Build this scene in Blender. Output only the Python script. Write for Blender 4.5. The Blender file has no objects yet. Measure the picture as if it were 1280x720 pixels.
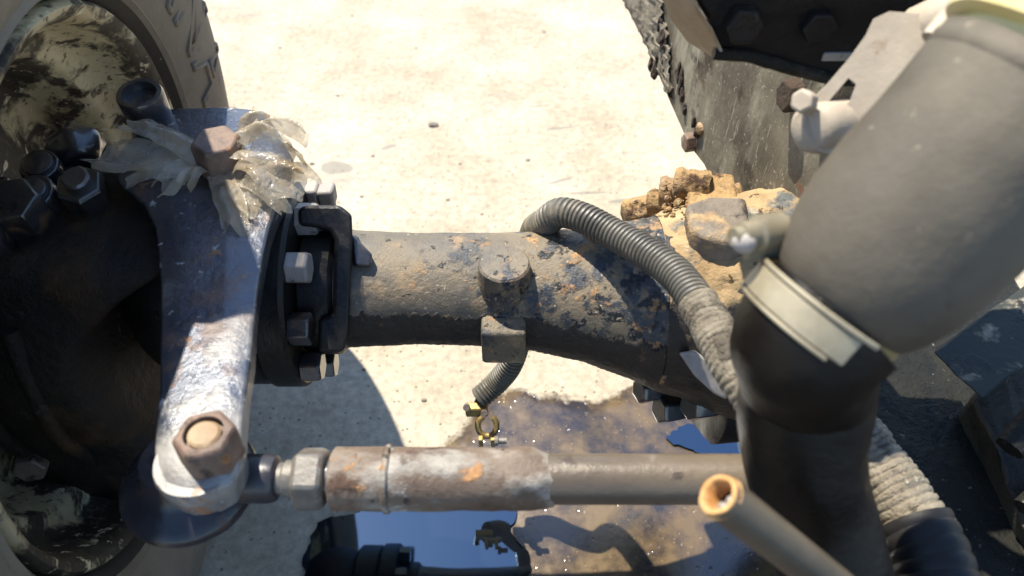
import bpy, bmesh, math, random
from mathutils import Vector, Matrix, noise
random.seed(7)
S = bpy.context.scene
COL = S.collection
PI = math.pi
V = Vector

# ------------------------------------------------------------------ camera
CAM = V((0.0, -0.55, 1.03))
PITCH = math.radians(47.0)          # below the horizon
FPX = 950.0                         # focal length in pixels of the 1280 wide photograph
cam = bpy.data.cameras.new('camera')
cam.sensor_width = 36.0
cam.lens = FPX / 1280.0 * 36.0
cam.clip_start = 0.01
cam.clip_end = 400.0
cam.dof.use_dof = True
cam.dof.focus_distance = 0.80
cam.dof.aperture_fstop = 5.0
camo = bpy.data.objects.new('camera', cam)
COL.objects.link(camo)
camo.location = CAM
camo.rotation_euler = (PI / 2 - PITCH, 0, 0)
S.camera = camo

# ------------------------------------------------------------------ sky and sun
SUN = V((-0.34, 0.43, 1.0)).normalized()
w = bpy.data.worlds.new('World')
S.world = w
w.use_nodes = True
nt = w.node_tree
sky = nt.nodes.new('ShaderNodeTexSky')
sky.sky_type = 'NISHITA'
sky.sun_disc = False
sky.sun_elevation = math.asin(SUN.z)
sky.sun_rotation = math.atan2(SUN.x, SUN.y)
sky.ozone_density = 3.0
sky.dust_density = 0.25
bg = nt.nodes['Background']
bg.inputs['Strength'].default_value = 0.15
nt.links.new(sky.outputs[0], bg.inputs[0])
sun = bpy.data.lights.new('sun', 'SUN')
sun.energy = 5.0
sun.angle = math.radians(0.53)
sun.color = (1.0, 0.93, 0.80)
suno = bpy.data.objects.new('sun', sun)
COL.objects.link(suno)
suno.location = SUN * 20
suno.rotation_euler = SUN.to_track_quat('Z', 'Y').to_euler()

S.view_settings.view_transform = 'Standard'
S.view_settings.look = 'None'
S.view_settings.gamma = 1.0
S.view_settings.use_curve_mapping = False
S.view_settings.exposure = 1.03
S.render.engine = 'CYCLES'
S.cycles.max_bounces = 8

# ------------------------------------------------------------------ pixel -> place
_cf, _sf = math.cos(PITCH), math.sin(PITCH)
def ray(px, py):
    u = (px - 640.0) / FPX
    v = (360.0 - py) / FPX
    return V((u, _cf + v * _sf, -_sf + v * _cf))
def at_z(px, py, z):
    d = ray(px, py); return CAM + d * ((z - CAM.z) / d.z)
def at_x(px, py, x):
    d = ray(px, py); return CAM + d * ((x - CAM.x) / d.x)
def at_y(px, py, y):
    d = ray(px, py); return CAM + d * ((y - CAM.y) / d.y)
def at_d(px, py, depth):
    return CAM + ray(px, py) * depth

AXZ = 0.44      # height of the axle's centre line

# ------------------------------------------------------------------ materials
def new_mat(name):
    m = bpy.data.materials.new(name); m.use_nodes = True
    t = m.node_tree
    return m, t, t.nodes['Principled BSDF'], t.links
def N(t, kind, **kw):
    n = t.nodes.new(kind)
    for k, v_ in kw.items():
        if k in ('operation', 'blend_type', 'data_type', 'feature', 'noise_dimensions', 'distance'):
            setattr(n, k, v_)
        else:
            n.inputs[k].default_value = v_
    return n
def c4(c): return (c[0], c[1], c[2], 1.0)
def ramp(t, links, src, p0, p1, c0=(0, 0, 0), c1=(1, 1, 1)):
    r = t.nodes.new('ShaderNodeValToRGB')
    r.color_ramp.elements[0].position = p0; r.color_ramp.elements[0].color = c4(c0)
    r.color_ramp.elements[1].position = p1; r.color_ramp.elements[1].color = c4(c1)
    links.new(src, r.inputs[0])
    return r
def mixc(t, links, fac, a, b):
    n = t.nodes.new('ShaderNodeMix'); n.data_type = 'RGBA'
    for s, i in ((fac, 0), (a, 6), (b, 7)):
        if isinstance(s, (float, int)): n.inputs[i].default_value = s
        elif isinstance(s, tuple): n.inputs[i].default_value = c4(s)
        else: links.new(s, n.inputs[i])
    return n.outputs[2]
def mixf(t, links, fac, a, b):
    n = t.nodes.new('ShaderNodeMix'); n.data_type = 'FLOAT'
    for s, i in ((fac, 0), (a, 2), (b, 3)):
        if isinstance(s, (float, int)): n.inputs[i].default_value = s
        else: links.new(s, n.inputs[i])
    return n.outputs[0]
def grime(name, c0, c1, scale=18, rough=(0.4, 0.6), metal=0.0, bump=0.35, bscale=140, layers=(), seed=0.0,
          bdist=0.0015, stretch=(1, 1, 1), spec=0.5, coat=0.0):
    """two-tone noisy coat; layers = (colour, noise scale, threshold, softness, roughness[, stretch])"""
    m, t, b, L = new_mat(name)
    tc = t.nodes.new('ShaderNodeTexCoord')
    mp = t.nodes.new('ShaderNodeMapping'); L.new(tc.outputs['Object'], mp.inputs[0])
    mp.inputs['Location'].default_value = (seed, seed * 1.7, -seed)
    mp.inputs['Scale'].default_value = stretch
    n1 = N(t, 'ShaderNodeTexNoise', Scale=scale, Detail=8.0, Roughness=0.65); L.new(mp.outputs[0], n1.inputs['Vector'])
    r1 = ramp(t, L, n1.outputs['Fac'], 0.33, 0.67, c0, c1)
    col = r1.outputs[0]
    rr = ramp(t, L, n1.outputs['Fac'], 0.35, 0.65, (rough[0],) * 3, (rough[1],) * 3).outputs[0]
    mt = None
    height = n1.outputs['Fac']
    for k, ly in enumerate(layers):
        lc, ls, th, so, lr = ly[:5]
        mp2 = t.nodes.new('ShaderNodeMapping'); L.new(tc.outputs['Object'], mp2.inputs[0])
        mp2.inputs['Location'].default_value = (seed + 3.1 * k + 1, seed * 0.6 + k, k * 5.3)
        if len(ly) > 5: mp2.inputs['Scale'].default_value = ly[5]
        nn = N(t, 'ShaderNodeTexNoise', Scale=ls, Detail=7.0, Roughness=0.62); L.new(mp2.outputs[0], nn.inputs['Vector'])
        fsrc = nn.outputs['Fac']
        if len(ly) > 6:                                  # layer that grows along the part
            bv_ = ly[6] if isinstance(ly[6], tuple) else (ly[6], 0, 0, 0)
            sx_ = N(t, 'ShaderNodeVectorMath', operation='DOT_PRODUCT'); L.new(tc.outputs['Object'], sx_.inputs[0]); sx_.inputs[1].default_value = bv_[:3]
            bb = N(t, 'ShaderNodeMath', operation='ADD'); L.new(sx_.outputs['Value'], bb.inputs[0]); bb.inputs[1].default_value = bv_[3]
            b2 = N(t, 'ShaderNodeMath', operation='ADD'); L.new(bb.outputs[0], b2.inputs[0]); bb = b2; bb.inputs[1].default_value = 0
            L.new(fsrc, bb.inputs[1]); fsrc = bb.outputs[0]
        mk = ramp(t, L, fsrc, th, th + so).outputs[0]
        n3 = N(t, 'ShaderNodeTexNoise', Scale=ls * 6, Detail=4.0); L.new(mp2.outputs[0], n3.inputs['Vector'])
        lcv = ramp(t, L, n3.outputs['Fac'], 0.3, 0.7, tuple(x * 0.7 for x in lc), tuple(min(1, x * 1.3) for x in lc)).outputs[0]
        col = mixc(t, L, mk, col, lcv)
        rr = mixf(t, L, mk, rr, lr)
        ad = N(t, 'ShaderNodeMath', operation='MULTIPLY_ADD'); L.new(mk, ad.inputs[0]); ad.inputs[1].default_value = 0.35
        L.new(height, ad.inputs[2]); height = ad.outputs[0]
        if metal:
            mt = mixf(t, L, mk, metal if mt is None else mt, 0.0)
    L.new(col, b.inputs['Base Color']); L.new(rr, b.inputs['Roughness'])
    if mt is not None: L.new(mt, b.inputs['Metallic'])
    else: b.inputs['Metallic'].default_value = metal
    b.inputs['Specular IOR Level'].default_value = spec
    if coat: b.inputs['Coat Weight'].default_value = coat; b.inputs['Coat Roughness'].default_value = 0.12
    nb = N(t, 'ShaderNodeTexNoise', Scale=bscale, Detail=6.0, Roughness=0.7); L.new(tc.outputs['Object'], nb.inputs['Vector'])
    sm = N(t, 'ShaderNodeMath', operation='ADD'); L.new(nb.outputs['Fac'], sm.inputs[0]); L.new(height, sm.inputs[1])
    bp = N(t, 'ShaderNodeBump', Strength=bump); bp.inputs['Distance'].default_value = bdist
    L.new(sm.outputs[0], bp.inputs['Height']); L.new(bp.outputs[0], b.inputs['Normal'])
    return m

RUST = (0.22, 0.085, 0.03)
MUD = (0.33, 0.27, 0.19)
M = {}
M['axle'] = grime('axle_paint', (0.095, 0.080, 0.057), (0.23, 0.18, 0.115), 6, (0.42, 0.65), bump=0.9, bscale=150, bdist=0.002, spec=0.4, layers=[
    ((0.062, 0.065, 0.066), 7, 0.53, 0.18, 0.38), ((0.31, 0.21, 0.115), 15, 0.58, 0.12, 0.8), ((0.040, 0.045, 0.052), 34, 0.53, 0.08, 0.35, (1, 1, 1), 0.7),
    ((0.36, 0.20, 0.09), 48, 0.585, 0.09, 0.85, (1, 1, 1), 0.35), ((0.012, 0.014, 0.017), 75, 0.585, 0.05, 0.3, (1, 1, 1), 0.5), ((0.38, 0.31, 0.22), 170, 0.61, 0.06, 0.8, (1, 1, 1), 0.1)])
M['brownhousing'] = grime('brown_oily_shaded_casting', (0.008, 0.0065, 0.005), (0.032, 0.023, 0.015), 14, (0.35, 0.6), bump=0.9, bscale=120, bdist=0.003, layers=[
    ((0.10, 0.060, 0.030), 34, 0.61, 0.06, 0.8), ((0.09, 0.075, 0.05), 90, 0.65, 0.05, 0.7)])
M['ochre'] = grime('ochre_mud', (0.26, 0.165, 0.075), (0.42, 0.30, 0.155), 16, (0.85, 0.95), bump=0.9, bscale=90, bdist=0.004, layers=[
    ((0.085, 0.09, 0.085), 18, 0.53, 0.08, 0.5), ((0.42, 0.36, 0.25), 22, 0.58, 0.1, 0.9), ((0.05, 0.03, 0.015), 60, 0.62, 0.05, 0.9)])
M['rustclod'] = grime('rusty_clods', (0.24, 0.135, 0.055), (0.44, 0.29, 0.125), 30, (0.85, 0.95), bump=1.0, bscale=110, bdist=0.005, layers=[
    ((0.34, 0.225, 0.13), 18, 0.55, 0.06, 0.7), ((0.07, 0.035, 0.016), 36, 0.56, 0.07, 0.9), ((0.50, 0.37, 0.19), 90, 0.60, 0.06, 0.9)])
M['iron'] = grime('oily_iron', (0.005, 0.0045, 0.004), (0.020, 0.014, 0.009), 14, (0.40, 0.65), bump=1.0, bscale=80, bdist=0.004, spec=0.3, layers=[
    ((0.045, 0.024, 0.010), 9, 0.54, 0.14, 0.7), ((0.045, 0.038, 0.028), 34, 0.63, 0.06, 0.6)])
M['flange'] = grime('greasy_black_flange', (0.005, 0.005, 0.005), (0.018, 0.016, 0.013), 20, (0.3, 0.55), bump=0.7, bscale=110, spec=0.35, layers=[
    ((0.08, 0.064, 0.048), 9, 0.64, 0.14, 0.7)])
M['arm'] = grime('worn_sunlit_arm_metal', (0.035, 0.048, 0.078), (0.10, 0.10, 0.105), 9, (0.24, 0.42), metal=0.6, bump=0.7, bscale=70, bdist=0.002, spec=0.5, coat=0.6, layers=[
    ((0.085, 0.045, 0.028), 15, 0.55, 0.10, 0.5), ((0.19, 0.178, 0.16), 10, 0.54, 0.12, 0.45, (1, 1, 1), (0, -0.9, 0, -0.10)), ((0.020, 0.024, 0.036), 13, 0.56, 0.10, 0.15), ((0.26, 0.125, 0.05), 34, 0.63, 0.06, 0.7), ((0.30, 0.29, 0.27), 70, 0.62, 0.05, 0.35)])  # front end's pale layer is part wear, part sunlight put into the colour
M['bolt'] = grime('worn_bolt', (0.09, 0.068, 0.052), (0.22, 0.175, 0.135), 35, (0.4, 0.6), bump=0.5, bscale=180, layers=[
    ((0.03, 0.024, 0.02), 28, 0.53, 0.08, 0.4), ((0.24, 0.105, 0.042), 40, 0.60, 0.06, 0.8)])
M['boltdark'] = grime('greasy_bolt', (0.010, 0.010, 0.013), (0.030, 0.025, 0.022), 40, (0.25, 0.45), bump=0.6, bscale=140, spec=0.7, coat=1.0, layers=[
    ((0.09, 0.042, 0.018), 26, 0.57, 0.10, 0.6)])
M['boltlight'] = grime('dusty_bolt', (0.22, 0.195, 0.17), (0.36, 0.32, 0.28), 40, (0.45, 0.7), bump=0.4, bscale=200, layers=[
    ((0.05, 0.045, 0.04), 45, 0.60, 0.05, 0.4)])
M['pin'] = grime('rusty_brown_bolt', (0.085, 0.050, 0.033), (0.23, 0.15, 0.105), 40, (0.45, 0.7), bump=0.6, bscale=180, bdist=0.002, layers=[
    ((0.33, 0.28, 0.23), 30, 0.60, 0.08, 0.6), ((0.045, 0.028, 0.02), 34, 0.58, 0.08, 0.6), ((0.28, 0.13, 0.05), 60, 0.62, 0.05, 0.8)])
M['rod'] = grime('scaly_tie_rod', (0.075, 0.045, 0.027), (0.20, 0.15, 0.105), 14, (0.45, 0.7), bump=0.8, bscale=120, bdist=0.002, layers=[
    ((0.26, 0.235, 0.195), 15, 0.51, 0.09, 0.6, (0.6, 1, 1)), ((0.34, 0.335, 0.30), 24, 0.61, 0.05, 0.45), ((0.085, 0.045, 0.027), 16, 0.60, 0.06, 0.8),
    ((0.30, 0.155, 0.06), 34, 0.63, 0.06, 0.8), ((0.03, 0.022, 0.018), 55, 0.63, 0.05, 0.6)])
M['rodplain'] = grime('brown_steel_tube', (0.085, 0.064, 0.043), (0.19, 0.15, 0.105), 10, (0.32, 0.5), metal=0.1, bump=0.4, bscale=160, stretch=(0.4, 1, 1), layers=[
    ((0.28, 0.235, 0.18), 11, 0.57, 0.14, 0.6), ((0.05, 0.035, 0.024), 40, 0.62, 0.07, 0.5)])
M['weld'] = grime('weld_scale', (0.13, 0.10, 0.075), (0.28, 0.24, 0.19), 24, (0.6, 0.85), bump=1.0, bscale=90, bdist=0.003, layers=[((0.11, 0.055, 0.03), 26, 0.58, 0.08, 0.8)])
M['steel'] = grime('bare_steel', (0.07, 0.062, 0.054), (0.20, 0.18, 0.15), 30, (0.35, 0.55), metal=0.2, bump=0.5, bscale=160, layers=[
    ((0.12, 0.062, 0.032), 26, 0.56, 0.08, 0.7), ((0.33, 0.31, 0.27), 34, 0.60, 0.06, 0.5)])
M['boot'] = grime('navy_greasy_rubber', (0.010, 0.011, 0.016), (0.030, 0.028, 0.032), 16, (0.15, 0.35), bump=0.3, bscale=120, layers=[
    ((0.06, 0.035, 0.03), 18, 0.6, 0.1, 0.5)])
M['tyre'] = grime('dusty_tyre_rubber', (0.13, 0.105, 0.075), (0.24, 0.20, 0.145), 7, (0.75, 0.9), bump=0.3, bscale=260, layers=[
    ((0.10, 0.08, 0.06), 60, 0.64, 0.06, 0.9), ((0.28, 0.24, 0.18), 5, 0.55, 0.2, 0.9)])
M['bead'] = grime('bare_tyre_bead', (0.012, 0.011, 0.010), (0.03, 0.027, 0.022), 40, (0.6, 0.8), layers=[
    ((0.3, 0.26, 0.17), 50, 0.64, 0.04, 0.8)])
M['rim'] = grime('peeling_cream_paint', (0.38, 0.31, 0.165), (0.58, 0.50, 0.31), 12, (0.5, 0.7), bump=0.6, bscale=110, layers=[
    ((0.022, 0.016, 0.010), 6, 0.46, 0.05, 0.65, (1.6, 0.8, 0.8)), ((0.040, 0.030, 0.018), 26, 0.52, 0.06, 0.8, (1, 0.35, 1.2)),
    ((0.56, 0.49, 0.31), 44, 0.60, 0.04, 0.6, (1.5, 0.4, 1.0)), ((0.09, 0.075, 0.048), 90, 0.56, 0.08, 0.8)])
M['conduit'] = grime('grey_corrugated_plastic', (0.055, 0.050, 0.040), (0.12, 0.108, 0.083), 14, (0.35, 0.55), bump=0.3, bscale=200, layers=[
    ((0.24, 0.20, 0.135), 11, 0.54, 0.14, 0.8), ((0.03, 0.027, 0.022), 24, 0.60, 0.1, 0.4)])
M['conduitwet'] = grime('mud_caked_conduit', (0.13, 0.105, 0.070), (0.27, 0.23, 0.165), 26, (0.3, 0.65), bump=1.0, bscale=80, bdist=0.005, layers=[
    ((0.08, 0.064, 0.042), 34, 0.55, 0.08, 0.4), ((0.36, 0.31, 0.23), 60, 0.6, 0.06, 0.5)])
M['blackplastic'] = grime('shaded_plastic', (0.006, 0.006, 0.007), (0.018, 0.016, 0.015), 20, (0.45, 0.6), bump=0.4, bscale=90, spec=0.3, layers=[((0.06, 0.05, 0.035), 12, 0.6, 0.15, 0.8)])
M['brass'] = grime('dirty_brass', (0.24, 0.15, 0.045), (0.40, 0.28, 0.10), 60, (0.35, 0.6), metal=0.5, bump=0.4, bscale=300, layers=[
    ((0.10, 0.07, 0.03), 70, 0.62, 0.06, 0.7)])
M['plate'] = grime('scuffed_olive_plate', (0.055, 0.046, 0.031), (0.20, 0.172, 0.12), 9, (0.6, 0.8), bump=0.6, bscale=90, spec=0.3, layers=[
    ((0.28, 0.25, 0.18), 10, 0.51, 0.14, 0.85, (1, 1.6, 0.6)), ((0.17, 0.07, 0.03), 11, 0.61, 0.08, 0.8), ((0.022, 0.017, 0.011), 16, 0.56, 0.10, 0.5),
    ((0.30, 0.275, 0.205), 55, 0.61, 0.05, 0.8, (1, 2.4, 0.3)), ((0.28, 0.25, 0.185), 160, 0.60, 0.06, 0.8)])
M['platemud'] = grime('dry_mud', (0.15, 0.125, 0.09), (0.28, 0.24, 0.175), 30, (0.85, 0.95), bump=1.0, bscale=70, bdist=0.006, layers=[
    ((0.06, 0.045, 0.03), 30, 0.54, 0.1, 0.9)])
M['rustdark'] = grime('dark_rusty_mud', (0.022, 0.015, 0.010), (0.075, 0.045, 0.026), 40, (0.8, 0.95), bump=1.0, bscale=120, bdist=0.004)
M['rustlip'] = grime('rust_flaked_lip', (0.20, 0.115, 0.05), (0.42, 0.32, 0.20), 22, (0.6, 0.8), bump=0.7, bscale=120, layers=[
    ((0.30, 0.28, 0.24), 28, 0.57, 0.08, 0.5), ((0.30, 0.14, 0.045), 18, 0.58, 0.08, 0.8), ((0.07, 0.04, 0.022), 24, 0.62, 0.06, 0.7)])
M['black'] = grime('deep_black', (0.003, 0.003, 0.003), (0.012, 0.009, 0.007), 12, (0.45, 0.7), bump=0.7, bscale=80, bdist=0.003, spec=0.3, layers=[
    ((0.035, 0.020, 0.011), 10, 0.58, 0.14, 0.7)])
M['rubber'] = grime('dusty_grey_rubber', (0.058, 0.048, 0.034), (0.108, 0.092, 0.068), 5, (0.5, 0.7), bump=0.45, bscale=90, bdist=0.002, spec=0.25, layers=[
    ((0.165, 0.138, 0.098), 4, 0.52, 0.22, 0.75), ((0.040, 0.033, 0.022), 6, 0.56, 0.18, 0.4), ((0.27, 0.23, 0.165), 110, 0.66, 0.06, 0.8), ((0.03, 0.025, 0.019), 40, 0.65, 0.05, 0.4), ((0.25, 0.215, 0.16), 14, 0.64, 0.06, 0.8, (0.4, 0.4, 2.5))])
M['darkhose'] = grime('dark_brown_hose', (0.003, 0.0026, 0.002), (0.009, 0.007, 0.005), 9, (0.30, 0.5), bump=0.4, bscale=50, bdist=0.004, spec=0.18, layers=[
    ((0.045, 0.032, 0.018), 6, 0.56, 0.2, 0.5), ((0.08, 0.066, 0.045), 120, 0.71, 0.05, 0.8)])
M['cream'] = grime('dusty_cream_metal', (0.32, 0.26, 0.19), (0.44, 0.37, 0.28), 14, (0.55, 0.75), bump=0.4, bscale=90, layers=[
    ((0.25, 0.16, 0.09), 20, 0.63, 0.08, 0.8)])
M['clamp'] = grime('dirty_zinc_clamp', (0.18, 0.15, 0.092), (0.34, 0.295, 0.20), 18, (0.4, 0.6), metal=0.15, bump=0.25, bscale=120, layers=[
    ((0.16, 0.13, 0.08), 25, 0.6, 0.1, 0.7)])
M['yellow'] = grime('yellow_paint', (0.55, 0.42, 0.13), (0.70, 0.60, 0.34), 12, (0.45, 0.6), bump=0.3, bscale=60, layers=[
    ((0.40, 0.30, 0.18), 18, 0.6, 0.1, 0.8), ((0.62, 0.58, 0.45), 9, 0.55, 0.1, 0.7)])
M['neck'] = grime('ochre_pipe', (0.22, 0.15, 0.05), (0.40, 0.29, 0.12), 18, (0.4, 0.6), bump=0.3, bscale=90, layers=[
    ((0.08, 0.05, 0.025), 14, 0.58, 0.1, 0.6)])
M['cutpipe'] = grime('brown_pipe', (0.045, 0.035, 0.022), (0.11, 0.085, 0.055), 12, (0.3, 0.5), bump=0.3, bscale=140, layers=[
    ((0.20, 0.17, 0.12), 18, 0.64, 0.1, 0.7)])
M['cutrim'] = grime('orange_rust', (0.42, 0.19, 0.05), (0.62, 0.38, 0.16), 70, (0.7, 0.9), bump=0.7, bscale=220, layers=[
    ((0.65, 0.55, 0.42), 60, 0.62, 0.06, 0.7)])
M['block'] = grime('oily_shaded_casting', (0.005, 0.005, 0.0045), (0.020, 0.019, 0.014), 14, (0.3, 0.6), bump=1.0, bscale=130, bdist=0.004, spec=0.2, layers=[  # darkened past its oil to carry shade from the machine above
    ((0.055, 0.047, 0.03), 12, 0.58, 0.1, 0.7), ((0.20, 0.185, 0.15), 140, 0.635, 0.05, 0.5), ((0.16, 0.035, 0.02), 26, 0.67, 0.04, 0.7)])
M['mottle'] = grime('flaking_teal_paint', (0.010, 0.014, 0.012), (0.035, 0.038, 0.030), 16, (0.5, 0.7), bump=0.7, bscale=80, spec=0.3, layers=[
    ((0.22, 0.19, 0.145), 22, 0.55, 0.08, 0.85), ((0.01, 0.01, 0.01), 34, 0.57, 0.05, 0.5)])
M['pad'] = grime('mud_rubbed_iron', (0.10, 0.078, 0.056), (0.22, 0.18, 0.135), 18, (0.5, 0.8), bump=0.8, bscale=110, bdist=0.003, layers=[((0.36, 0.24, 0.115), 20, 0.53, 0.1, 0.9), ((0.035, 0.025, 0.018), 30, 0.57, 0.08, 0.6)])
M['sidehousing'] = grime('olive_grimy_casting', (0.014, 0.012, 0.008), (0.060, 0.050, 0.032), 12, (0.4, 0.7), bump=1.0, bscale=60, bdist=0.006, layers=[((0.13, 0.10, 0.055), 16, 0.58, 0.12, 0.8), ((0.006, 0.005, 0.004), 20, 0.55, 0.1, 0.5)])
M['stone'] = grime('pebble', (0.12, 0.10, 0.08), (0.28, 0.24, 0.2), 60, (0.8, 0.9))

# clear crumpled plastic film
m, t, b, L = new_mat('plastic_film'); M['film'] = m
tc = t.nodes.new('ShaderNodeTexCoord')
n1 = N(t, 'ShaderNodeTexNoise', Scale=26.0, Detail=6.0); L.new(tc.outputs['Object'], n1.inputs['Vector'])
fc = ramp(t, L, n1.outputs['Fac'], 0.35, 0.68, (0.34, 0.25, 0.14), (0.72, 0.66, 0.55)).outputs[0]
L.new(fc, b.inputs['Base Color']); b.inputs['Roughness'].default_value = 0.16
tr = t.nodes.new('ShaderNodeBsdfTranslucent'); L.new(fc, tr.inputs[0])
tp = t.nodes.new('ShaderNodeBsdfTransparent'); tp.inputs[0].default_value = (0.95, 0.93, 0.88, 1)
m1 = t.nodes.new('ShaderNodeMixShader'); m1.inputs[0].default_value = 0.30; L.new(b.outputs[0], m1.inputs[1]); L.new(tr.outputs[0], m1.inputs[2])
al = ramp(t, L, n1.outputs['Fac'], 0.30, 0.70, (0.20,) * 3, (0.75,) * 3).outputs[0]
m2 = t.nodes.new('ShaderNodeMixShader'); L.new(al, m2.inputs[0]); L.new(m1.outputs[0], m2.inputs[1]); L.new(tp.outputs[0], m2.inputs[2])
n2 = N(t, 'ShaderNodeTexNoise', Scale=70.0, Detail=3.0, Distortion=1.5); L.new(tc.outputs['Object'], n2.inputs['Vector'])
bp = N(t, 'ShaderNodeBump', Strength=0.6); bp.inputs['Distance'].default_value = 0.006
L.new(n2.outputs['Fac'], bp.inputs['Height']); L.new(bp.outputs[0], b.inputs['Normal'])
L.new(m2.outputs[0], t.nodes['Material Output'].inputs[0])

# concrete with a wet, oily stain
def scuff(x0, y0, x1, y1, wd):
    a = at_z(x0, y0, 0); b_ = at_z(x1, y1, 0); c = (a + b_) / 2
    return (c.x, c.y, math.atan2(b_.y - a.y, b_.x - a.x), (b_ - a).length / 2, wd)
SCUFFS = [scuff(668, 235, 735, 216, .010), scuff(745, 255, 800, 247, .012), scuff(660, 164, 735, 157, .008), scuff(645, 134, 700, 131, .006), scuff(690, 242, 780, 240, .008), scuff(465, 190, 505, 178, .012), scuff(380, 205, 460, 215, .05)]
m, t, b, L = new_mat('worn_concrete'); M['ground'] = m
tc = t.nodes.new('ShaderNodeTexCoord'); OB = tc.outputs['Object']
na = N(t, 'ShaderNodeTexNoise', Scale=4.0, Detail=8.0, Roughness=0.65); L.new(OB, na.inputs['Vector'])
nbg = N(t, 'ShaderNodeTexNoise', Scale=70.0, Detail=8.0, Roughness=0.75); L.new(OB, nbg.inputs['Vector'])
base = ramp(t, L, na.outputs['Fac'], 0.32, 0.68, (0.34, 0.285, 0.205), (0.52, 0.465, 0.37)).outputs[0]
fine = ramp(t, L, nbg.outputs['Fac'], 0.30, 0.70, (0.60, 0.60, 0.61), (1.16, 1.14, 1.10)).outputs[0]
mu = t.nodes.new('ShaderNodeMix'); mu.data_type = 'RGBA'; mu.blend_type = 'MULTIPLY'; mu.inputs[0].default_value = 1.0
L.new(base, mu.inputs[6]); L.new(fine, mu.inputs[7]); col = mu.outputs[2]
# aggregate and pits
vo = N(t, 'ShaderNodeTexVoronoi', Scale=95.0, Randomness=1.0); L.new(OB, vo.inputs['Vector'])
pitm = ramp(t, L, vo.outputs['Distance'], 0.10, 0.24, (1, 1, 1), (0, 0, 0)).outputs[0]
sel = ramp(t, L, vo.outputs['Color'], 0.62, 0.66).outputs[0]
pm = N(t, 'ShaderNodeMath', operation='MULTIPLY'); L.new(pitm, pm.inputs[0]); L.new(sel, pm.inputs[1])
pm2 = N(t, 'ShaderNodeMath', operation='MULTIPLY'); L.new(pm.outputs[0], pm2.inputs[0]); pm2.inputs[1].default_value = 0.8
col = mixc(t, L, pm2.outputs[0], col, (0.17, 0.15, 0.12))
# grey scuffs, stretched
mp = t.nodes.new('ShaderNodeMapping'); L.new(OB, mp.inputs[0]); mp.inputs['Scale'].default_value = (1.6, 9.0, 1.0); mp.inputs['Rotation'].default_value = (0, 0, 0.18)
ns = N(t, 'ShaderNodeTexNoise', Scale=2.1, Detail=5.0); L.new(mp.outputs[0], ns.inputs['Vector'])
sc = ramp(t, L, ns.outputs['Fac'], 0.63, 0.72).outputs[0]
sc2 = N(t, 'ShaderNodeMath', operation='MULTIPLY'); L.new(sc, sc2.inputs[0]); sc2.inputs[1].default_value = 0.5
col = mixc(t, L, sc2.outputs[0], col, (0.22, 0.21, 0.19))
# a few long dark scuff marks
wob = N(t, 'ShaderNodeTexNoise', Scale=7.0, Detail=4.0); L.new(OB, wob.inputs['Vector'])
for (qx, qy, ang, ln_, wd) in SCUFFS:
    q = t.nodes.new('ShaderNodeMapping'); q.vector_type = 'TEXTURE'; L.new(OB, q.inputs[0])
    q.inputs['Location'].default_value = (qx, qy, 0); q.inputs['Rotation'].default_value = (0, 0, ang); q.inputs['Scale'].default_value = (ln_, wd, 1)
    vl = N(t, 'ShaderNodeVectorMath', operation='LENGTH'); L.new(q.outputs[0], vl.inputs[0])
    mq = N(t, 'ShaderNodeMath', operation='ADD'); L.new(vl.outputs['Value'], mq.inputs[0])
    m5 = N(t, 'ShaderNodeMath', operation='MULTIPLY'); L.new(wob.outputs['Fac'], m5.inputs[0]); m5.inputs[1].default_value = 1.0; L.new(m5.outputs[0], mq.inputs[1])
    mk = ramp(t, L, mq.outputs[0], 0.95, 1.65, (0.8, 0.8, 0.8), (0, 0, 0)).outputs[0]
    mm = N(t, 'ShaderNodeMath', operation='MULTIPLY'); L.new(mk, mm.inputs[0]); L.new(nbg.outputs['Fac'], mm.inputs[1])
    m6 = N(t, 'ShaderNodeMath', operation='MULTIPLY'); L.new(mm.outputs[0], m6.inputs[0]); m6.inputs[1].default_value = 1.5
    col = mixc(t, L, m6.outputs[0], col, (0.16, 0.155, 0.14))
# wet stain: noisy edged patch in front of the axle
sp = t.nodes.new('ShaderNodeSeparateXYZ'); L.new(OB, sp.inputs[0])
nw = N(t, 'ShaderNodeTexNoise', Scale=9.0, Detail=6.0, Roughness=0.6); L.new(OB, nw.inputs['Vector'])
def lin(src, mul, add):
    q = N(t, 'ShaderNodeMath', operation='MULTIPLY_ADD'); L.new(src, q.inputs[0]); q.inputs[1].default_value = mul; q.inputs[2].default_value = add
    return q.outputs[0]
def mth(op, a, b_):
    q = N(t, 'ShaderNodeMath', operation=op)
    for i, s in enumerate((a, b_)):
        if isinstance(s, (int, float)): q.inputs[i].default_value = s
        else: L.new(s, q.inputs[i])
    return q.outputs[0]
dy = lin(sp.outputs['Y'], -1.0, 0.178)                      # inside when y < 0.165
dx = mth('ADD', lin(sp.outputs['X'], 1.0, 0.085), lin(sp.outputs['Y'], -0.55, 0.05))
dd = mth('MINIMUM', dy, dx)
dd = mth('ADD', dd, lin(nw.outputs['Fac'], 0.16, -0.08))
wet = ramp(t, L, dd, 0.0, 0.010).outputs[0]
wet2 = ramp(t, L, dd, 0.010, 0.030).outputs[0]
nsd = N(t, 'ShaderNodeTexNoise', Scale=11.0, Detail=6.0, Roughness=0.7); L.new(OB, nsd.inputs['Vector'])
wcol = ramp(t, L, nsd.outputs['Fac'], 0.40, 0.60, (0.030, 0.026, 0.028), (0.12, 0.080, 0.036)).outputs[0]
spk = N(t, 'ShaderNodeTexVoronoi', Scale=150.0); L.new(OB, spk.inputs['Vector'])
spm = ramp(t, L, spk.outputs['Distance'], 0.10, 0.20, (1, 1, 1), (0, 0, 0)).outputs[0]
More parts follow.
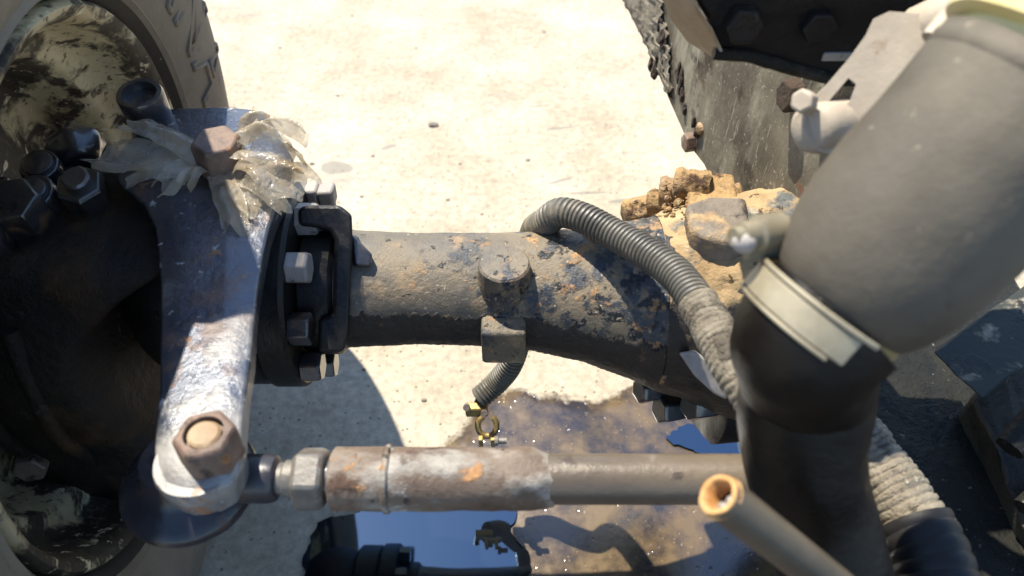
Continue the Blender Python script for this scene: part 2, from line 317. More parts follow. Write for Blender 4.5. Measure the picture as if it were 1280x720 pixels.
sps = ramp(t, L, spk.outputs['Color'], 0.60, 0.64).outputs[0]
wcol = mixc(t, L, mth('MULTIPLY', spm, sps), wcol, (0.22, 0.16, 0.075))
col = mixc(t, L, wet, col, wcol)
wr = ramp(t, L, nsd.outputs['Fac'], 0.42, 0.60, (0.09,) * 3, (0.20,) * 3).outputs[0]
L.new(mixf(t, L, wet, 0.85, wr), b.inputs['Roughness'])
L.new(col, b.inputs['Base Color'])
L.new(mixf(t, L, wet2, 0.3, 0.8), b.inputs['Specular IOR Level'])
L.new(mixf(t, L, wet2, 1.30, 1.62), b.inputs['IOR'])
hh = mth('SUBTRACT', nbg.outputs['Fac'], pm.outputs[0])
hh = mth('MULTIPLY', hh, mixf(t, L, wet, 1.0, 0.10))
bp = N(t, 'ShaderNodeBump', Strength=0.7); bp.inputs['Distance'].default_value = 0.004
L.new(hh, bp.inputs['Height']); L.new(bp.outputs[0], b.inputs['Normal'])

# dark oily water
m, t, b, L = new_mat('oily_water'); M['puddle'] = m
b.inputs['Base Color'].default_value = (0.004, 0.005, 0.007, 1)
b.inputs['Roughness'].default_value = 0.02
b.inputs['IOR'].default_value = 2.7
b.inputs['Specular Tint'].default_value = (0.50, 0.74, 1.0, 1)
tc = t.nodes.new('ShaderNodeTexCoord')
n1 = N(t, 'ShaderNodeTexNoise', Scale=12.0, Detail=2.0); L.new(tc.outputs['Object'], n1.inputs['Vector'])
bp = N(t, 'ShaderNodeBump', Strength=0.03); bp.inputs['Distance'].default_value = 0.002
L.new(n1.outputs['Fac'], bp.inputs['Height']); L.new(bp.outputs[0], b.inputs['Normal'])

# ------------------------------------------------------------------ mesh helpers
def frame(axis):
    a = V(axis).normalized()
    h = V((0, 0, 1)) if abs(a.z) < 0.9 else V((0, 1, 0))
    u = h.cross(a).normalized()
    return a, u, a.cross(u).normalized()
class MB:
    def __init__(s): s.v = []; s.f = []
    def ring_loft(s, rings, cap0=True, cap1=True, closed=True):
        o = len(s.v); n = len(rings[0])
        for r in rings: s.v += [V(p) for p in r]
        for i in range(len(rings) - 1):
            for j in range(n if closed else n - 1):
                a = o + i * n + j; b_ = o + i * n + (j + 1) % n
                s.f.append((a, b_, b_ + n, a + n))
        if cap0: s.f.append(tuple(reversed(range(o, o + n))))
        if cap1: s.f.append(tuple(range(o + (len(rings) - 1) * n, o + len(rings) * n)))
        return s
    def lathe(s, base, axis, prof, n=32, phase=0.0, cap0=True, cap1=True):
        """prof = [(distance along axis, radius)]"""
        a, u, w_ = frame(axis); base = V(base)
        rings = [[base + a * d + (u * math.cos(phase + 2 * PI * k / n) + w_ * math.sin(phase + 2 * PI * k / n)) * r for k in range(n)] for d, r in prof]
        return s.ring_loft(rings, cap0, cap1)
    def hexa(s, base, axis, r, h, phase=0.0, ch=0.12):
        return s.lathe(base, axis, [(0, r), (h * (1 - ch), r), (h, r * 0.90)], 6, phase)
    def tube(s, path, rad, n=20, cap=True):
        pts = [V(p) for p in path]; rings = []
        prev = None
        for i, p in enumerate(pts):
            tg = (pts[min(i + 1, len(pts) - 1)] - pts[max(i - 1, 0)]).normalized()
            if prev is None: _, u, _w = frame(tg)
            else:
                u = prev - tg * prev.dot(tg); u.normalize()
            prev = u; w_ = tg.cross(u)
            r = rad[i] if isinstance(rad, (list, tuple)) else rad
            rings.append([p + (u * math.cos(2 * PI * k / n) + w_ * math.sin(2 * PI * k / n)) * r for k in range(n)])
        return s.ring_loft(rings, cap, cap)
    def box(s, c, size, ax=None):
        c = V(c); X, Y, Z = ax if ax else (V((1, 0, 0)), V((0, 1, 0)), V((0, 0, 1)))
        h = [q * 0.5 for q in size]; o = len(s.v)
        for sz in (-1, 1):
            for sx, sy in ((-1, -1), (1, -1), (1, 1), (-1, 1)):
                s.v.append(c + X * (sx * h[0]) + Y * (sy * h[1]) + Z * (sz * h[2]))
        for f in ((3, 2, 1, 0), (4, 5, 6, 7), (0, 1, 5, 4), (1, 2, 6, 5), (2, 3, 7, 6), (3, 0, 4, 7)): s.f.append(tuple(o + q for q in f))
        return s
    def prism(s, poly, off):
        off = V(off); poly = [V(p) for p in poly]
        return s.ring_loft([poly, [p + off for p in poly]])
    def blob(s, c, r, n=2, amp=0.25, freq=40, sq=(1, 1, 1), e=1.0):
        bm = bmesh.new(); bmesh.ops.create_icosphere(bm, subdivisions=n, radius=1.0)
        o = len(s.v); c = V(c)
        for v in bm.verts:
            k = 1 + amp * noise.noise((V(v.co) * r * freq) + c * 31)
            co = V(v.co)
            if e != 1.0:
                q = (abs(co.x) ** e + abs(co.y) ** e + abs(co.z) ** e) ** (-1.0 / e); co = co * q
            s.v.append(c + V((co.x * sq[0], co.y * sq[1], co.z * sq[2])) * r * k)
        for f in bm.faces: s.f.append(tuple(o + v.index for v in f.verts))
        bm.free(); return s
    def rough(s, amp, freq):
        for i, p in enumerate(s.v):
            d = noise.noise_vector(p * freq) + noise.noise_vector(p * freq * 2.7) * 0.4
            s.v[i] = p + d * amp
        return s
    def build(s, name, mat, parent=None, smooth=40, bevel=0.0, seg=2, subd=0):
        me = bpy.data.meshes.new(name)
        me.from_pydata([tuple(p) for p in s.v], [], s.f)
        bm = bmesh.new(); bm.from_mesh(me); bmesh.ops.recalc_face_normals(bm, faces=bm.faces); bm.to_mesh(me); bm.free()
        me.materials.append(M[mat] if isinstance(mat, str) else mat)
        me.shade_smooth(); me.set_sharp_from_angle(angle=math.radians(smooth))
        o = bpy.data.objects.new(name, me); COL.objects.link(o)
        if bevel:
            bv = o.modifiers.new('bevel', 'BEVEL'); bv.width = bevel; bv.segments = seg; bv.limit_method = 'ANGLE'; bv.angle_limit = math.radians(35)
            bv.harden_normals = False
        if subd:
            sd = o.modifiers.new('subd', 'SUBSURF'); sd.levels = subd; sd.render_levels = subd
        if parent is not None: adopt(o, parent)
        return o
def adopt(o, parent):
    """parent keeps its place; the child's mesh stays in world coordinates"""
    o.parent = parent
    off = V((0, 0, 0)); q = parent
    if q.get('_base'): off = V(q['_base'])
    o.matrix_parent_inverse = Matrix.Translation(-off)
def thing(name, label, cat, base, group=None):
    o = bpy.data.objects.new(name, None); COL.objects.link(o)
    o.empty_display_size = 0.03
    o.location = base; o['_base'] = tuple(base)
    o['label'] = label; o['category'] = cat
    if group: o['group'] = group
    return o
def tag(o, label, cat, group=None):
    o['label'] = label; o['category'] = cat
    if group: o['group'] = group
    return o
def spline(pts, n):
    """Catmull-Rom through pts, resampled to n even steps"""
    pts = [V(p) for p in pts]; P = [pts[0] * 2 - pts[1]] + pts + [pts[-1] * 2 - pts[-2]]
    dense = []
    for i in range(1, len(P) - 2):
        for k in range(24):
            q = k / 24; a, b_, c, d = P[i - 1:i + 3]
            dense.append(0.5 * ((2 * b_) + (c - a) * q + (2 * a - 5 * b_ + 4 * c - d) * q * q + (3 * b_ - a - 3 * c + d) * q ** 3))
    dense.append(pts[-1])
    L_ = [0]
    for a, b_ in zip(dense, dense[1:]): L_.append(L_[-1] + (b_ - a).length)
    out = []; j = 0
    for k in range(n + 1):
        s_ = L_[-1] * k / n
        while j < len(dense) - 2 and L_[j + 1] < s_: j += 1
        f = (s_ - L_[j]) / max(1e-9, L_[j + 1] - L_[j])
        out.append(dense[j].lerp(dense[j + 1], min(1, f)))
    return out, L_[-1]
def corrugated(pts, r, pitch, depth, n=22, jitter=0.0):
    _, ln = spline(pts, 10)
    k = max(4, int(ln / pitch)); path, _ = spline(pts, k * 4)
    rad = []
    for i in range(len(path)):
        rad.append((r - depth * 0.15, r, r - depth * 0.15, r - depth)[i % 4] * (1 + jitter * noise.noise(path[i] * 25)))
    return MB().tube(path, rad, n)
def cut(o, cutters):
    """cut real holes through a plate"""
    for mb in cutters:
        c = mb.build('cutter', 'black')
        bo = o.modifiers.new('hole', 'BOOLEAN'); bo.object = c; bo.operation = 'DIFFERENCE'; bo.solver = 'EXACT'
        dg = bpy.context.evaluated_depsgraph_get(); dg.update()
        me = bpy.data.meshes.new_from_object(o.evaluated_get(dg))
        o.modifiers.clear(); o.data = me
        bpy.data.objects.remove(c)
    return o

# ------------------------------------------------------------------ ground
g = MB(); R = 60
g.v = [V((-R, -R, 0)), V((R, -R, 0)), V((R, R, 0)), V((-R, R, 0))]; g.f = [(0, 1, 2, 3)]
go = g.build('ground', 'ground'); go['kind'] = 'structure'; go['label'] = 'sunlit worn concrete yard with an oily wet stain'
def puddle(outline, label, z=0.004, seed=0.0):
    pts, ln = spline(outline + [outline[0]], 260)
    pts = pts[:-1]
    vs = []
    for p in pts:
        d = noise.noise_vector(V((p.x, p.y, seed)) * 30) * 0.010 + noise.noise_vector(V((p.x, p.y, seed)) * 95) * 0.005
        vs.append(V((p.x + d.x, p.y + d.y, z)))
    mb = MB(); mb.v = vs; mb.f = [tuple(range(len(vs)))]
    o = mb.build('puddle', 'puddle'); o['kind'] = 'structure'; o['label'] = label
    return o
def gz(px, py): return at_z(px, py, 0.0)
puddle([gz(440, 640), gz(395, 655), gz(385, 690), gz(375, 730), gz(360, 800), gz(560, 900), gz(690, 820), gz(655, 740), gz(662, 700), gz(640, 660), gz(640, 620), gz(560, 610), gz(480, 625)],
       'dark oily puddle mirroring the blue sky below the tie rod')
puddle([gz(832, 548), gz(850, 536), gz(950, 530), gz(1000, 545), gz(985, 590), gz(940, 586), gz(900, 576), gz(860, 562)],
       'shallow oily puddle under the centre of the axle', seed=4.0)

# ------------------------------------------------------------------ wheel
WX = -0.405      # x of the sidewall bulge facing the axle
def circ(x, r, k, n): return V((x, r * math.cos(2 * PI * k / n), AXZ + r * math.sin(2 * PI * k / n)))
def lathe_x(prof, n=96, caps=False, floor=True):
    mb = MB()
    rings = [[circ(x, r, k, n) for k in range(n)] for x, r in prof]
    mb.ring_loft(rings, caps, caps)
    if floor:
        for p in mb.v: p.z = max(p.z, 0.001)
    return mb
wheel = thing('wheel_assembly', 'dusty rubber front wheel with peeling cream rim beside the steering knuckle', 'wheel', (WX - 0.15, 0, 0))
WPIV = V((-0.430, 0, AXZ)); WROT = Matrix.Rotation(math.radians(4.0), 3, 'Z') @ Matrix.Rotation(math.radians(5.0), 3, 'Y')   # steered a little, leaning in
def wmap(p): return WPIV + V((0.022, 0, 0)) + WROT @ (V(p) - WPIV)
def wheelify(mb):
    mb.v = [wmap(p) for p in mb.v]
    for p in mb.v: p.z = max(p.z, 0.001)
    return mb
SW = [(-0.463, 0.282), (-0.446, 0.290), (-0.432, 0.299), (-0.427, 0.304), (-0.430, 0.310), (-0.420, 0.328), (-0.409, 0.360), (-0.405, 0.390), (-0.409, 0.420), (-0.417, 0.440), (-0.424, 0.450), (-0.422, 0.455), (-0.428, 0.466), (-0.452, 0.476)]
CROWN = [(-0.50, 0.482), (-0.56, 0.484), (-0.62, 0.482), (-0.668, 0.476), (-0.70, 0.455), (-0.715, 0.385), (-0.70, 0.31), (-0.66, 0.282)]
tyre = wheelify(lathe_x(SW[2:] + CROWN, 160, floor=False)).build('tyre', 'tyre', wheel)
bead = wheelify(lathe_x(SW[:3], 128, floor=False)).build('bead', 'bead', tyre)
def swx(r):
    for (x0, r0), (x1, r1) in zip(SW, SW[1:]):
        if r0 <= r <= r1: return x0 + (x1 - x0) * (r - r0) / (r1 - r0)
    return -0.41
# tread lugs
NL = 26
for side in (0, 1):
    for k in range(NL):
        a0 = 2 * PI * (k + 0.5 * side) / NL
        rings = []
        for q in range(6):
            f = q / 5
            x = (-0.436 - 0.125 * f) if side == 0 else (-0.684 + 0.125 * f)
            a = a0 + 0.20 * f
            w_ = 0.020 + 0.008 * f
            r0 = 0.462 if q == 0 else 0.478
            r1 = 0.474 if q == 0 else 0.503
            def pt(r, da): return V((x, r * math.cos(a + da), AXZ + r * math.sin(a + da)))
            rings.append([pt(r0, -w_ / r0 * 1.25), pt(r1, -w_ / r1), pt(r1, w_ / r1), pt(r0, w_ / r0 * 1.25)])
        mb = MB().ring_loft(rings)
        wheelify(mb)
        if min(p.z for p in mb.v) < 0.004: continue
        mb.build('tread_lug', 'tyre', tyre, bevel=0.003)
# raised outline lettering on the sidewall
def lettering(txt, th0, size, rbase):
    cu = bpy.data.curves.new('lettering', 'FONT'); cu.body = txt; cu.size = size; cu.fill_mode = 'NONE'
    cu.bevel_depth = 0.0030; cu.bevel_resolution = 1; cu.space_character = 1.15; cu.resolution_u = 6
    tmp = bpy.data.objects.new('tmp', cu); COL.objects.link(tmp)
    dg = bpy.context.evaluated_depsgraph_get(); dg.update()
    me = bpy.data.meshes.new_from_object(tmp.evaluated_get(dg))
    bpy.data.objects.remove(tmp)
    for v in me.vertices:
        r = rbase + v.co.y * 1.0
        th = th0 - v.co.x / 0.39
        v.co = wmap((swx(r) + v.co.z * 1.3, r * math.cos(th), AXZ + r * math.sin(th)))
    me.materials.clear(); me.materials.append(M['tyre'])
    o = bpy.data.objects.new('sidewall_lettering', me); COL.objects.link(o); adopt(o, tyre)
    o['label'] = 'raised outlined letters on the sidewall'
    return o
lettering('RNA', math.radians(39), 0.118, 0.336)
# rim: rolled edge, barrel, dished disc
RIM = [(-0.456, 0.2855), (-0.443, 0.286), (-0.438, 0.282), (-0.441, 0.274), (-0.453, 0.266), (-0.480, 0.261), (-0.496, 0.254), (-0.502, 0.240), (-0.506, 0.232), (-0.540, 0.224), (-0.560, 0.221),
       (-0.572, 0.212), (-0.575, 0.185), (-0.555, 0.14), (-0.55, 0.05), (-0.55, 0.0005)]
rim = wheelify(lathe_x(RIM, 96, floor=False).rough(0.0008, 30)).build('rim', 'rim', wheel, smooth=50)
for k in range(8):
    a = 2 * PI * k / 8 + 0.2
    wheelify(MB().hexa((-0.556, 0.10 * math.cos(a), AXZ + 0.10 * math.sin(a)), (1, 0, 0), 0.015, 0.02)).build('wheel_nut', 'boltdark', rim, smooth=25)


# unseen short mudguard, inferred and shaped to cast the shadow on the arm
mg = thing('added_mudguard', 'unseen short curved mudguard added over the front tyre to shade the arm', 'added_mudguard', (-0.55, 0.12, 0.93))
rows = []
MR = 0.545
for k in range(15):
    th = math.radians(88.5 - 26.0 * k / 14); f = k / 14
    xr = -0.336 - 0.105 * max(0.0, f - 0.10) - (0.040 * max(0, 1 - f / 0.12) ** 2)
    ins = [V((x, MR * math.cos(th), AXZ + MR * math.sin(th))) for x in [-0.74 + (xr + 0.74) * q / 8 for q in range(9)]]
    rows.append(ins + [p - V((0, math.cos(th), math.sin(th))) * 0.003 for p in reversed(ins)])
MB().ring_loft(rows).build('added_guard_sheet', 'black', mg, bevel=0.0008)
for x_ in (-0.70, -0.60):
    MB().tube([V((x_, 0.10, 0.972)), V((x_ - 0.12, 0.12, 0.93)), V((x_ - 0.16, 0.12, 0.60))], 0.008, 10).build('added_guard_stay', 'black', mg)

# ------------------------------------------------------------------ axle
axle = thing('front_axle', 'dusty rust-speckled cast front axle beam with greasy bolted end flange', 'axle', (0.05, 0, 0.35))
def ell(x, cy, cz, ry, rz, n=40, nrm=0.0):
    return [V((x, cy + ry * math.cos(2 * PI * k / n), cz + rz * math.sin(2 * PI * k / n))) for k in range(n)]
def beam_rings(lst, sub=5):
    out = []
    for (a, b_) in zip(lst, lst[1:]):
        for q in range(sub):
            f = q / sub; f2 = f
            out.append([a[i] + (b_[i] - a[i]) * f2 for i in range(5)])
    out.append(list(lst[-1])); return [ell(*o) for o in out]
beam = MB().ring_loft(beam_rings([(-0.185, 0, AXZ, .066, .066), (-0.165, 0, AXZ, .0615, .0615), (-0.10, 0, AXZ, .0585, .0585), (-0.04, 0, AXZ - .001, .0595, .0595), (0.02, -.001, AXZ - .003, .0625, .0625),
       (0.075, -.003, AXZ - .006, .071, .071), (0.125, -.005, AXZ - .012, .083, .085), (0.155, -.006, AXZ - .016, .091, .095)]))
beam.rough(0.0009, 55).build('beam', 'axle', axle)
CEN = [(0.150, -.006, AXZ - .016, .091, .095), (0.185, -.006, AXZ - .020, .100, .105), (0.215, -.006, AXZ - .026, .108, .118), (0.25, -.004, AXZ - .03, .116, .130), (0.30, 0, AXZ - .03, .118, .132)]
cen = MB().ring_loft(beam_rings(CEN))
cen.rough(0.003, 30).build('centre_housing', 'brownhousing', axle)
# ochre mud caked over the top of the housing
mud = []
for a_, b_ in zip(CEN, CEN[1:]):
    for q in range(10):
        f = q / 10; x, cy, cz, ry, rz = [a_[i] + (b_[i] - a_[i]) * f for i in range(5)]
        row = []
        e0 = 2.35 + 0.55 * noise.noise(V((x * 25, 3.3, 0))) + (x - 0.15) * 2.2
        for k in range(41):
            an = 0.15 + (e0 - 0.15) * k / 40
            edge = min(1.0, min(k, 40 - k) / 4.0)
            th = -0.004 + edge * (0.007 + 0.004 * noise.noise(V((x * 60, an * 9, 1.0))) + 0.002 * noise.noise(V((x * 190, an * 30, 4.0))))
            if x < 0.165: th *= 1 - (0.165 - x) / 0.015
            row.append(V((x, cy + (ry + th) * math.cos(an), cz + (rz + th) * math.sin(an))))
        mud.append(row)
MB().ring_loft(mud, False, False, closed=False).build('mud_cake', 'ochre', axle, smooth=60)
# greasy crust on the beam's lower front, also darkening it as shade
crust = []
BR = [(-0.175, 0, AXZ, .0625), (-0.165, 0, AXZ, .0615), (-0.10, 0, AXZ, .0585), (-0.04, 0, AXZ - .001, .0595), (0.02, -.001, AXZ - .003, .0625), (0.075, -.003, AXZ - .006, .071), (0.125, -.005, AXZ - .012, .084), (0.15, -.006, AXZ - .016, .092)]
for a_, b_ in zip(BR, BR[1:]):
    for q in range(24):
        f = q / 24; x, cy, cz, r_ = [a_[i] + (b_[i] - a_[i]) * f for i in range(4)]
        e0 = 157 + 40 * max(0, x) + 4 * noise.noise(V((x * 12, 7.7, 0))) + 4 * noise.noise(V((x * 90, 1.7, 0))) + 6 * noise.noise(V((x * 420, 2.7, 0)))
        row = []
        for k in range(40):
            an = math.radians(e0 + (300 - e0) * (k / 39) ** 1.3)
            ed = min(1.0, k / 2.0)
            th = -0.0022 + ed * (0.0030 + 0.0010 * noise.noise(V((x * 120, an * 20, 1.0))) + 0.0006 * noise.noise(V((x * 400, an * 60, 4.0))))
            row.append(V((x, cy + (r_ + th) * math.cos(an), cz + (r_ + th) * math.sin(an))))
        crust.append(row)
MB().ring_loft(crust, False, False, closed=False).build('grease_shade_crust', 'brownhousing', axle, smooth=70)
# round boss and square lug on the beam
pb = at_z(630, 328, AXZ + 0.068)
MB().lathe((pb.x, pb.y, AXZ - 0.01), (0, 0, 1), [(0, .029), (0.066, .0265), (0.076, .0255), (0.078, .0235)], 36).rough(0.0006, 60).build('boss', 'axle', axle, smooth=35)
pl = at_z(629, 403, AXZ + 0.02)
lug = MB()
lug.box((pl.x, pl.y + 0.012, AXZ - 0.005), (0.044, 0.052, 0.050)); lug.rough(0.0012, 40)
lug.build('lug', 'axle', axle, bevel=0.004, seg=3)
# end flanges
def disc(x0, x1, r, name, mat='flange', n=64, bev=0.004):
    mb = MB().ring_loft([[circ(x, rr, k, n) for k in range(n)] for x, rr in ((x0, r - bev), (x0 + bev, r), (x1 - bev, r), (x1, r - bev))])
    return mb.rough(0.0006, 40).build(name, mat, axle, smooth=35)
disc(-0.290, -0.247, 0.101, 'flange_plate')
disc(-0.2465, -0.213, 0.104, 'flange_plate')
disc(-0.2125, -0.176, 0.070, 'flange_neck')
MB().blob((-0.332, 0.004, AXZ - 0.012), 0.078, 4, 0.03, 20, (0.95, 1.15, 1.25)).build('hollow_shade_ball', 'black', axle)  # near-black ball fills the knuckle hollow in place of its shade
for k, a in enumerate((100, 60, 145, 188, 225, 262, 300, 20, -20)):
    ar = math.radians(a); yy, zz = -0.086 * math.cos(ar), AXZ + 0.086 * math.sin(ar)
    mt_ = 'boltlight' if a in (60, 100, 145) else 'boltdark'
    MB().hexa((-0.213, yy, zz), (1, 0, 0), 0.0165, 0.021, phase=ar + 0.2 * k).build('flange_bolt', mt_, axle, smooth=25, bevel=0.0012)
# stop bracket: a thick ear bent over the neck with a hook
ear = []
for px, py in ((372, 262), (380, 256), (425, 256), (440, 268), (441, 300), (436, 420), (430, 440), (398, 441), (398, 400), (416, 392), (418, 300), (412, 288), (398, 284), (374, 282)):
    p = at_d(px, py, 0.735); ear.append(p)
nv = ray(405, 350).normalized()
MB().prism(ear, nv * 0.035).build('stop_bracket', 'flange', axle, bevel=0.005, seg=3)
hk = [at_d(px, py, 0.742) for px, py in ((438, 290), (452, 304), (466, 318), (464, 334), (442, 333))]
MB().prism(hk, nv * 0.014).build('stop_hook', 'boltdark', axle, bevel=0.003)
for px, py, s_ in ((384, 243, 0.013), (409, 244, 0.0085)):
    p = at_d(px, py, 0.80)
    MB().box(p, (s_ * 2, 0.02, 0.022)).rough(0.001, 50).build('flange_tab', 'boltlight', axle, bevel=0.003)
# spring pad on the far right of the beam, studs and clods
pad = [at_z(px, py, 0.548) for px, py in ((856, 254), (885, 243), (935, 246), (940, 300), (905, 302), (872, 292), (862, 282))]
padm = MB(); low = [p + V((0.006, -0.004, -0.075)) for p in pad]; padm.ring_loft([low, [p.lerp(q, 0.5) for p, q in zip(low, pad)], pad])
padm.rough(0.003, 40).build('spring_pad', 'pad', axle, bevel=0.006, seg=3)
def stub(px, py, z_, r_, h_, ax):
    p = at_z(px, py, z_); pr = [(-0.012, r_ * 0.55), (-0.011, r_ * 0.85), (-0.008, r_)]
    pr += [(-0.008 + (h_ + 0.008) * k / 10, r_ * (1 + 0.06 * math.sin(k * 1.7))) for k in range(1, 11)]
    return MB().lathe(p, ax, pr, 20).rough(0.0022, 70).build('rusty_stud', 'rustclod', axle, smooth=40)
stub(838, 240, 0.50, 0.0165, 0.026, (1, -0.25, 0.12)); stub(822, 254, 0.475, 0.0150, 0.026, (1, -0.25, 0.12)); stub(856, 230, 0.52, 0.0165, 0.026, (1, -0.25, 0.1))
p = at_z(802, 270, 0.44); MB().lathe(p - V((0.02, 0, 0)), (1, 0.25, 0.05), [(0, .014), (0.003, .020), (0.02, .021), (0.08, .021)], 6, 0.5).rough(0.0012, 50).build('rusty_stud', 'rustclod', axle, smooth=28, bevel=0.0025)
fl_ = [at_z(px, py, 0.525) for px, py in ((858, 234), (872, 218), (892, 214), (918, 216), (925, 262), (880, 272), (862, 262))]
MB().ring_loft([[p - V((0, 0, 0.07)) for p in fl_], [p - V((0, 0, 0.03)) for p in fl_], fl_]).rough(0.0025, 60).build('pad_clamp', 'rustclod', axle, smooth=40, bevel=0.004, seg=3)
mb = MB()
for k in range(420):
    p = at_z(830 + 75 * random.random(), 228 + 50 * random.random(), 0.475 + 0.045 * random.random())
    mb.blob(p, 0.0012 + 0.0042 * random.random() ** 3, 1, 0.8, 200)
o = mb.build('mud_clods', 'rustclod', axle, smooth=60); o['kind'] = 'stuff'
# lower flange of the centre housing
for (px, py, dd_, r_) in ((800, 502, 0.86, 0.016), (824, 525, 0.86, 0.018), (862, 520, 0.82, 0.019)):
    p = at_d(px, py, dd_)
    MB().hexa(p + V((0.03, 0.02, 0)), (-1, -0.35, 0.25), r_, 0.034).rough(0.0015, 50).build('housing_bolt', 'boltdark', axle, smooth=25, bevel=0.0015)
p = at_d(870, 505, 0.88)
MB().lathe(p + V((0.03, 0.05, 0.01)), (1, 0.12, 0), [(-0.022, 0.085), (-0.018, 0.092), (0.03, 0.092), (0.034, 0.085)], 40).rough(0.004, 30).build('housing_flange', 'black', axle)
gs = [at_d(px, py, 0.715 + 0.0002 * (py - 440)) for px, py in ((848, 441), (868, 438), (905, 466), (908, 500), (892, 492), (868, 470))]
MB().prism(gs, (0.004, 0.01, -0.012)).build('gusset', 'boltlight', axle, bevel=0.002)

# ------------------------------------------------------------------ steering knuckle
kn = thing('steering_knuckle', 'dark greasy steering knuckle with worn arm reaching to the tie rod', 'knuckle', (-0.36, 0, 0.25))
# housing: C-shaped casting, lofted over height
rings = []
for z_, xr, yf, yb, xl in ((0.135, -0.42, -0.03, 0.05, -0.50), (0.16, -0.405, -0.085, 0.07, -0.545), (0.195, -0.385, -0.120, 0.08, -0.56), (0.235, -0.345, -0.132, 0.08, -0.565), (0.275, -0.352, -0.132, 0.09, -0.56), (0.31, -0.378, -0.130, 0.095, -0.56), (0.345, -0.385, -0.132, 0.105, -0.555), (0.40, -0.402, -0.138, 0.11, -0.55),
                           (0.45, -0.402, -0.132, 0.11, -0.54), (0.485, -0.388, -0.116, 0.105, -0.53), (0.515, -0.345, -0.098, 0.09, -0.52), (0.535, -0.305, -0.09, 0.085, -0.505), (0.548, -0.300, -0.082, 0.078, -0.495)):
    cx, cy, hx, hy = (xr + xl) / 2, (yf + yb) / 2, (xr - xl) / 2, (yb - yf) / 2
    ring = []
    for k in range(48):
        a = 2 * PI * k / 48; c, s_ = math.cos(a), math.sin(a)
        e = 0.45
        ring.append(V((cx + hx * math.copysign(abs(c) ** e, c), cy + hy * math.copysign(abs(s_) ** e, s_), z_)))
    rings.append(ring)
hs = MB(); hs.ring_loft(rings); hs.rough(0.005, 24)
hsg = hs.build('housing', 'iron', kn, smooth=60, subd=1)
# casting ribs and flange lumps on the housing front
for xr_, z0, z1 in ((-0.455, 0.20, 0.50), (-0.515, 0.18, 0.50)):
    pr_ = [V((xr_, -0.137 + 0.9 * abs(z_ - 0.38) ** 1.6, z_)) for z_ in [z0 + (z1 - z0) * k / 12 for k in range(13)]]
    MB().tube(pr_, [0.009 + 0.003 * noise.noise(p * 30) for p in pr_], 12).rough(0.003, 40).build('casting_rib', 'iron', hsg, smooth=60)
rp_ = [V((-0.395 + 0.02 * math.cos(k * PI / 12) - 0.02, -0.128 + 0.0 * k, 0.40 + 0.085 * math.cos(k * PI / 12))) for k in range(13)]
# the arm
st = [  # py, left px, right px, z
    (138, 205, 330, 0.572), (165, 168, 350, 0.576), (200, 140, 366, 0.576), (228, 150, 362, 0.575), (255, 178, 347, 0.573), (285, 192, 336, 0.570), (320, 197, 328, 0.569), (360, 199, 322, 0.568), (400, 199, 318, 0.569), (440, 199, 314, 0.570),
    (480, 198, 309, 0.571), (520, 196, 304, 0.572), (560, 192, 302, 0.572), (585, 192, 300, 0.571), (605, 200, 293, 0.570), (618, 220, 270, 0.568)]
up = []; lo = []
for py, a, b_, z_ in st:
    ru = []; n = 9
    for q in range(n):
        f = q / (n - 1)
        dome = 0.004 * (1 - (2 * f - 1) ** 4)
        ru.append(at_z(a + (b_ - a) * f, py, z_) + V((0, 0, dome)))
    th = 0.028
    rl = [p + V(((0.5 - q / (n - 1)) * 0.008, 0.0, -th)) for q, p in enumerate(ru)]
    up.append(ru + list(reversed(rl)))
arm = MB().ring_loft(up)
arm.rough(0.0016, 28).build('arm', 'arm', kn, smooth=45, bevel=0.0035, seg=3)
# boss that the ball stud passes through, nut and stud
NZ = 0.568
pn = at_z(250, 540, NZ + 0.034)
ax_n = V((0.02, 0.06, 1)).normalized()
bs = V((pn.x, pn.y, 0.0))
pe = at_z(246, 573, 0.573)
MB().lathe((pe.x, pe.y, 0.540), (0, 0, 1), [(0, .024), (0.006, .0280), (0.028, .0300), (0.033, .0285)], 40).rough(0.001, 40).build('arm_eye', 'arm', kn, smooth=40)
# top bolts, studs and cap
def stud(px, py, z_, r_, h_, sr, sh, mt_='boltdark', name='knuckle_bolt', lean=(0.12, -0.30, 1), n=6):
    p = at_z(px, py, z_)
    b0 = p - V(lean).normalized() * h_
    o = MB().lathe(b0, lean, [(0, r_), (h_ * 0.88, r_), (h_, r_ * 0.9)], n, phase=random.random()).rough(0.0008, 60).build(name, mt_, kn, smooth=28, bevel=0.001)
    if sr:
        s = MB().lathe(p - V(lean).normalized() * 0.002, lean, [(0, sr), (sh * 0.8, sr), (sh, sr * 0.82)], 20).rough(0.0006, 70).build('stud_end', mt_, o, smooth=35)
    return o
stud(98, 228, 0.578, 0.022, 0.030, 0.0125, 0.012)
stud(48, 205, 0.575, 0.019, 0.03, 0.014, 0.006, n=16)
stud(40, 238, 0.572, 0.020, 0.03, 0.013, 0.006, n=16)
stud(10, 248, 0.585, 0.026, 0.05, 0.0, 0.0)
stud(-35, 290, 0.575, 0.024, 0.04, 0.012, 0.01)
o = MB().blob(at_z(95, 182, 0.565), 0.024, 3, 0.35, 60, (1.1, 1, 0.9)).build('greasy_lump', 'boltdark', kn, smooth=60)
pc = at_z(170, 112, 0.615)
MB().lathe((pc.x, pc.y + 0.008, 0.54), (0.05, -0.16, 1), [(0, .0225), (0.030, .0225), (0.034, .0205), (0.036, .0215), (0.072, .0225), (0.075, .021), (0.075, .0165), (0.066, .0155)], 40).rough(0.0005, 60).build('grease_cap', 'boltdark', kn, smooth=35)
kp = at_z(268, 172, 0.615)
